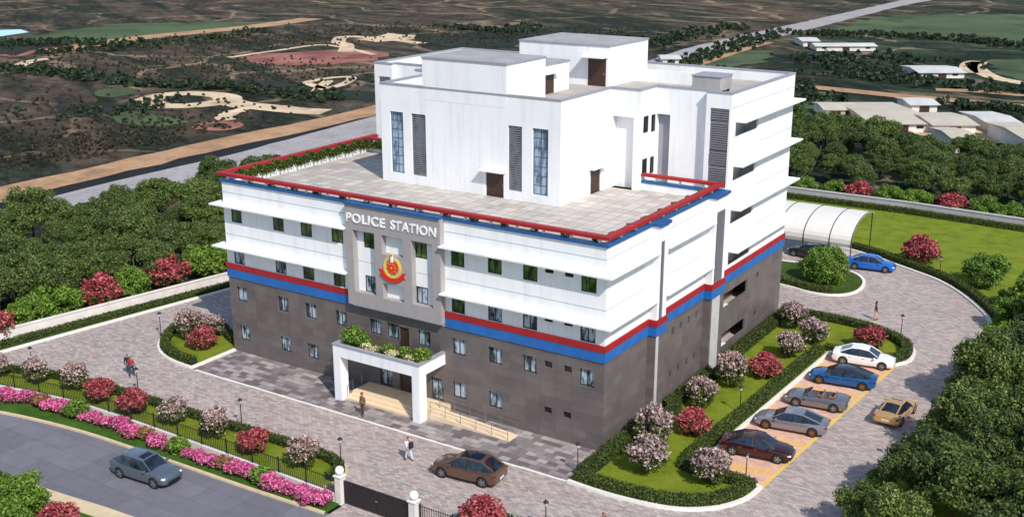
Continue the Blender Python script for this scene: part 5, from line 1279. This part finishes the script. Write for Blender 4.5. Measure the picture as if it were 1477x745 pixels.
def person(loc,rz,h,label,shirt,trous,stride=.22,arm=.12,female=False,hold=0,hairmat='hair',hat=None,bag=None,skirt=False,hairlong=False,lean=0):
    """figure faces +X; one continuous body, clothes over it"""
    k=h/1.75; r=empty('person',(loc[0],loc[1],loc[2]),rz); tag(r,label,'person')
    sw=.19 if not female else .165
    J=[];E=[]
    def a(x,y,z,rr,p=None,fl=1):
        J.append((x*k,y*k,z*k,rr*k,fl)); i=len(J)-1
        if p is not None: E.append((p,i))
        return i
    pel=a(0,0,.96,.125); wa=a(0,0,1.10,.105,pel); ch=a(lean*.3,0,1.32,.135,wa); nk=a(lean*.5,0,1.46,.06,ch); nk2=a(.01+lean*.55,0,1.53,.05,nk)
    hd=a(.02+lean*.6,0,1.63,.085,nk2); ht=a(.01+lean*.6,0,1.70,.075,hd)
    legs=[];arms=[]
    for s in (-1,1):
        f=s*stride; hip=a(0,s*.095,.90,.09,pel); kn=a(f*.5+.03,s*.10,.50,.06,hip); an=a(f-.02,s*.10,.09,.042,kn); toe=a(f+.14,s*.11,.035,.035,an); legs.append((hip,kn,an,toe))
        g=-s*arm; sh=a(lean*.4,s*sw,1.41,.055,ch); el=a(g*.6-.02+lean*.3,s*(sw+.05),1.13,.042,sh); wrp=a(g+.06+lean*.2,s*(sw+.06),.90,.03,el); pa=a(g+.08+lean*.2,s*(sw+.055),.83,.034,wrp)
        for q in range(4):
            fx=(q-1.5)*.018; t1=a(g+.085+fx+lean*.2,s*(sw+.055),.775,.010,pa); a(g+.10+fx+lean*.2,s*(sw+.04),.735+.006*abs(q-1.2),.008,t1)
        t1=a(g+.125+lean*.2,s*(sw+.04),.80,.011,pa); a(g+.14+lean*.2,s*(sw+.03),.77,.009,t1)
        arms.append((sh,el,wrp))
    skinmesh('body',J,E,r,'skin',0,1)
    # face details
    m=MB(); hx,hz=J[hd][0],J[hd][2]
    m.lathe([(.001,-.012*k),(.012*k,-.004*k),(.001,.02*k)],'skin',6,(hx+.088*k,0,hz)); m.build('nose',r,smooth=True)
    m=MB()
    for s in (-1,1): m.box(hx+.074*k,hx+.086*k,s*.032*k-.010*k,s*.032*k+.010*k,hz+.020*k,hz+.030*k,'hair')
    m.box(hx+.078*k,hx+.086*k,-.02*k,.02*k,hz-.045*k,hz-.038*k,'emblem_red'); m.build('face',r)
    for s in (-1,1):
        m=MB(); m.box(hx-.012*k,hx+.012*k,s*.085*k-.008*k,s*.085*k+.008*k,hz-.02*k,hz+.02*k,'skin'); m.build('ear',r,bevel=.004)
    g=1.0
    def grow(idx,ex,fl=None): 
        return [(J[i][0],J[i][1],J[i][2],J[i][3]+ex*k) for i in idx]
    # shirt
    idx=[pel,wa,ch]; js=grow(idx,.018); ed=[(0,1),(1,2)]; js.append((J[nk][0],0,1.455*k,.07*k)); ed.append((2,3))
    for (sh,el,wrp) in arms:
        b=len(js); js+=[(J[sh][0],J[sh][1],J[sh][2],.068*k),(J[el][0],J[el][1],J[el][2],.056*k),((J[el][0]+J[wrp][0]*2)/3,(J[el][1]+J[wrp][1]*2)/3,(J[el][2]+2*J[wrp][2])/3,.042*k)]; ed+=[(2,b),(b,b+1),(b+1,b+2)]
    js[0]=(js[0][0],js[0][1],.90*k,.145*k)
    skinmesh('shirt',js,ed,r,shirt,0,1)
    js=[(J[pel][0],0,.97*k,.138*k)]; ed=[]
    for (hip,kn,an,toe) in legs:
        b=len(js); js+=[(J[hip][0],J[hip][1],J[hip][2]-.02*k,.105*k),(J[kn][0],J[kn][1],J[kn][2],.078*k),((J[an][0]),J[an][1],J[an][2]+.03*k,.06*k)]; ed+=[(0,b),(b,b+1),(b+1,b+2)]
    skinmesh('trousers',js,ed,r,trous,0,1)
    for (hip,kn,an,toe) in legs:
        skinmesh('shoe',[(J[an][0]-.04*k,J[an][1],.045*k,.045*k),(J[toe][0],J[toe][1],.04*k,.04*k),(J[toe][0]+.05*k,J[toe][1],.035*k,.03*k)],[(0,1),(1,2)],r,'black_metal',0,1)
    # hair
    js=[(hx-.02*k,0,hz+.02*k,.092*k),(hx-.015*k,0,hz+.075*k,.082*k)]; ed=[(0,1)]
    if hairlong: js+=[(hx-.07*k,0,hz-.08*k,.07*k),(hx-.08*k,0,hz-.2*k,.06*k)]; ed+=[(0,2),(2,3)]
    if not hat: skinmesh('hair',js,ed,r,hairmat,0,1)
    else:
        skinmesh('hair',js[:1]+[(hx-.03*k,0,hz-.02*k,.085*k)],[(0,1)],r,hairmat,0,1)
        m=MB(); m.lathe([(.001,.13*k),(.10*k,.125*k),(.105*k,.06*k),(.085*k,.05*k)],hat,14,(hx,0,hz)); m.box(hx+.06*k,hx+.16*k,-.06*k,.06*k,hz+.045*k,hz+.06*k,hat); m.build('beret',r,smooth=False)
    if bag:
        m=MB(); m.box(-.33*k,-.13*k,-.15*k,.15*k,.98*k,1.42*k,bag); m.build('backpack',r,bevel=.05)
    return r
plain('cloth_black',srgb(34,36,46),.8); plain('cloth_red',srgb(150,44,52),.8); plain('cloth_jeans',srgb(86,112,134),.85); plain('cloth_teal',srgb(44,62,76),.85); plain('cloth_khaki',srgb(116,98,66),.85); plain('cloth_white',srgb(214,214,226),.8); plain('cloth_pale',srgb(196,204,212),.8); plain('cloth_maroon',srgb(92,52,60),.8); plain('cloth_pink',srgb(214,160,156),.8); plain('cloth_brown',srgb(84,60,54),.8); plain('beret_red',srgb(176,40,40),.7); plain('bag_dark',srgb(52,26,40),.8)
person((-36.9,-8.2,0),R(118),1.74,'person in black jacket and pale blue jeans walking arm in arm on the left driveway','cloth_black','cloth_jeans',.2)
person((-36.35,-8.35,0),R(118),1.72,'person in red top, right one of the pair on the left driveway','cloth_red','cloth_teal',-.2,female=True)
person((-16.9,-4.2,0),R(-100),1.78,'person in khaki uniform and red cap standing before the entrance steps','cloth_khaki','cloth_brown',.05,.03,hat='beret_red')
person((-9.9,-7.9,0),R(170),1.72,'person in white clothes with dark backpack walking on the front driveway','cloth_white','cloth_pale',.24,bag='bag_dark',lean=.12)
person((7.7,35.5,0),R(20),1.7,'woman in maroon top and pink trousers crossing the right road','cloth_maroon','cloth_pink',.12,.08,female=True,hairlong=True)
person((5.3,-9.6,0),R(160),1.72,'person in brown jacket at the bottom edge of the picture','cloth_brown','cloth_teal',.18)
bpy.context.view_layer.update()
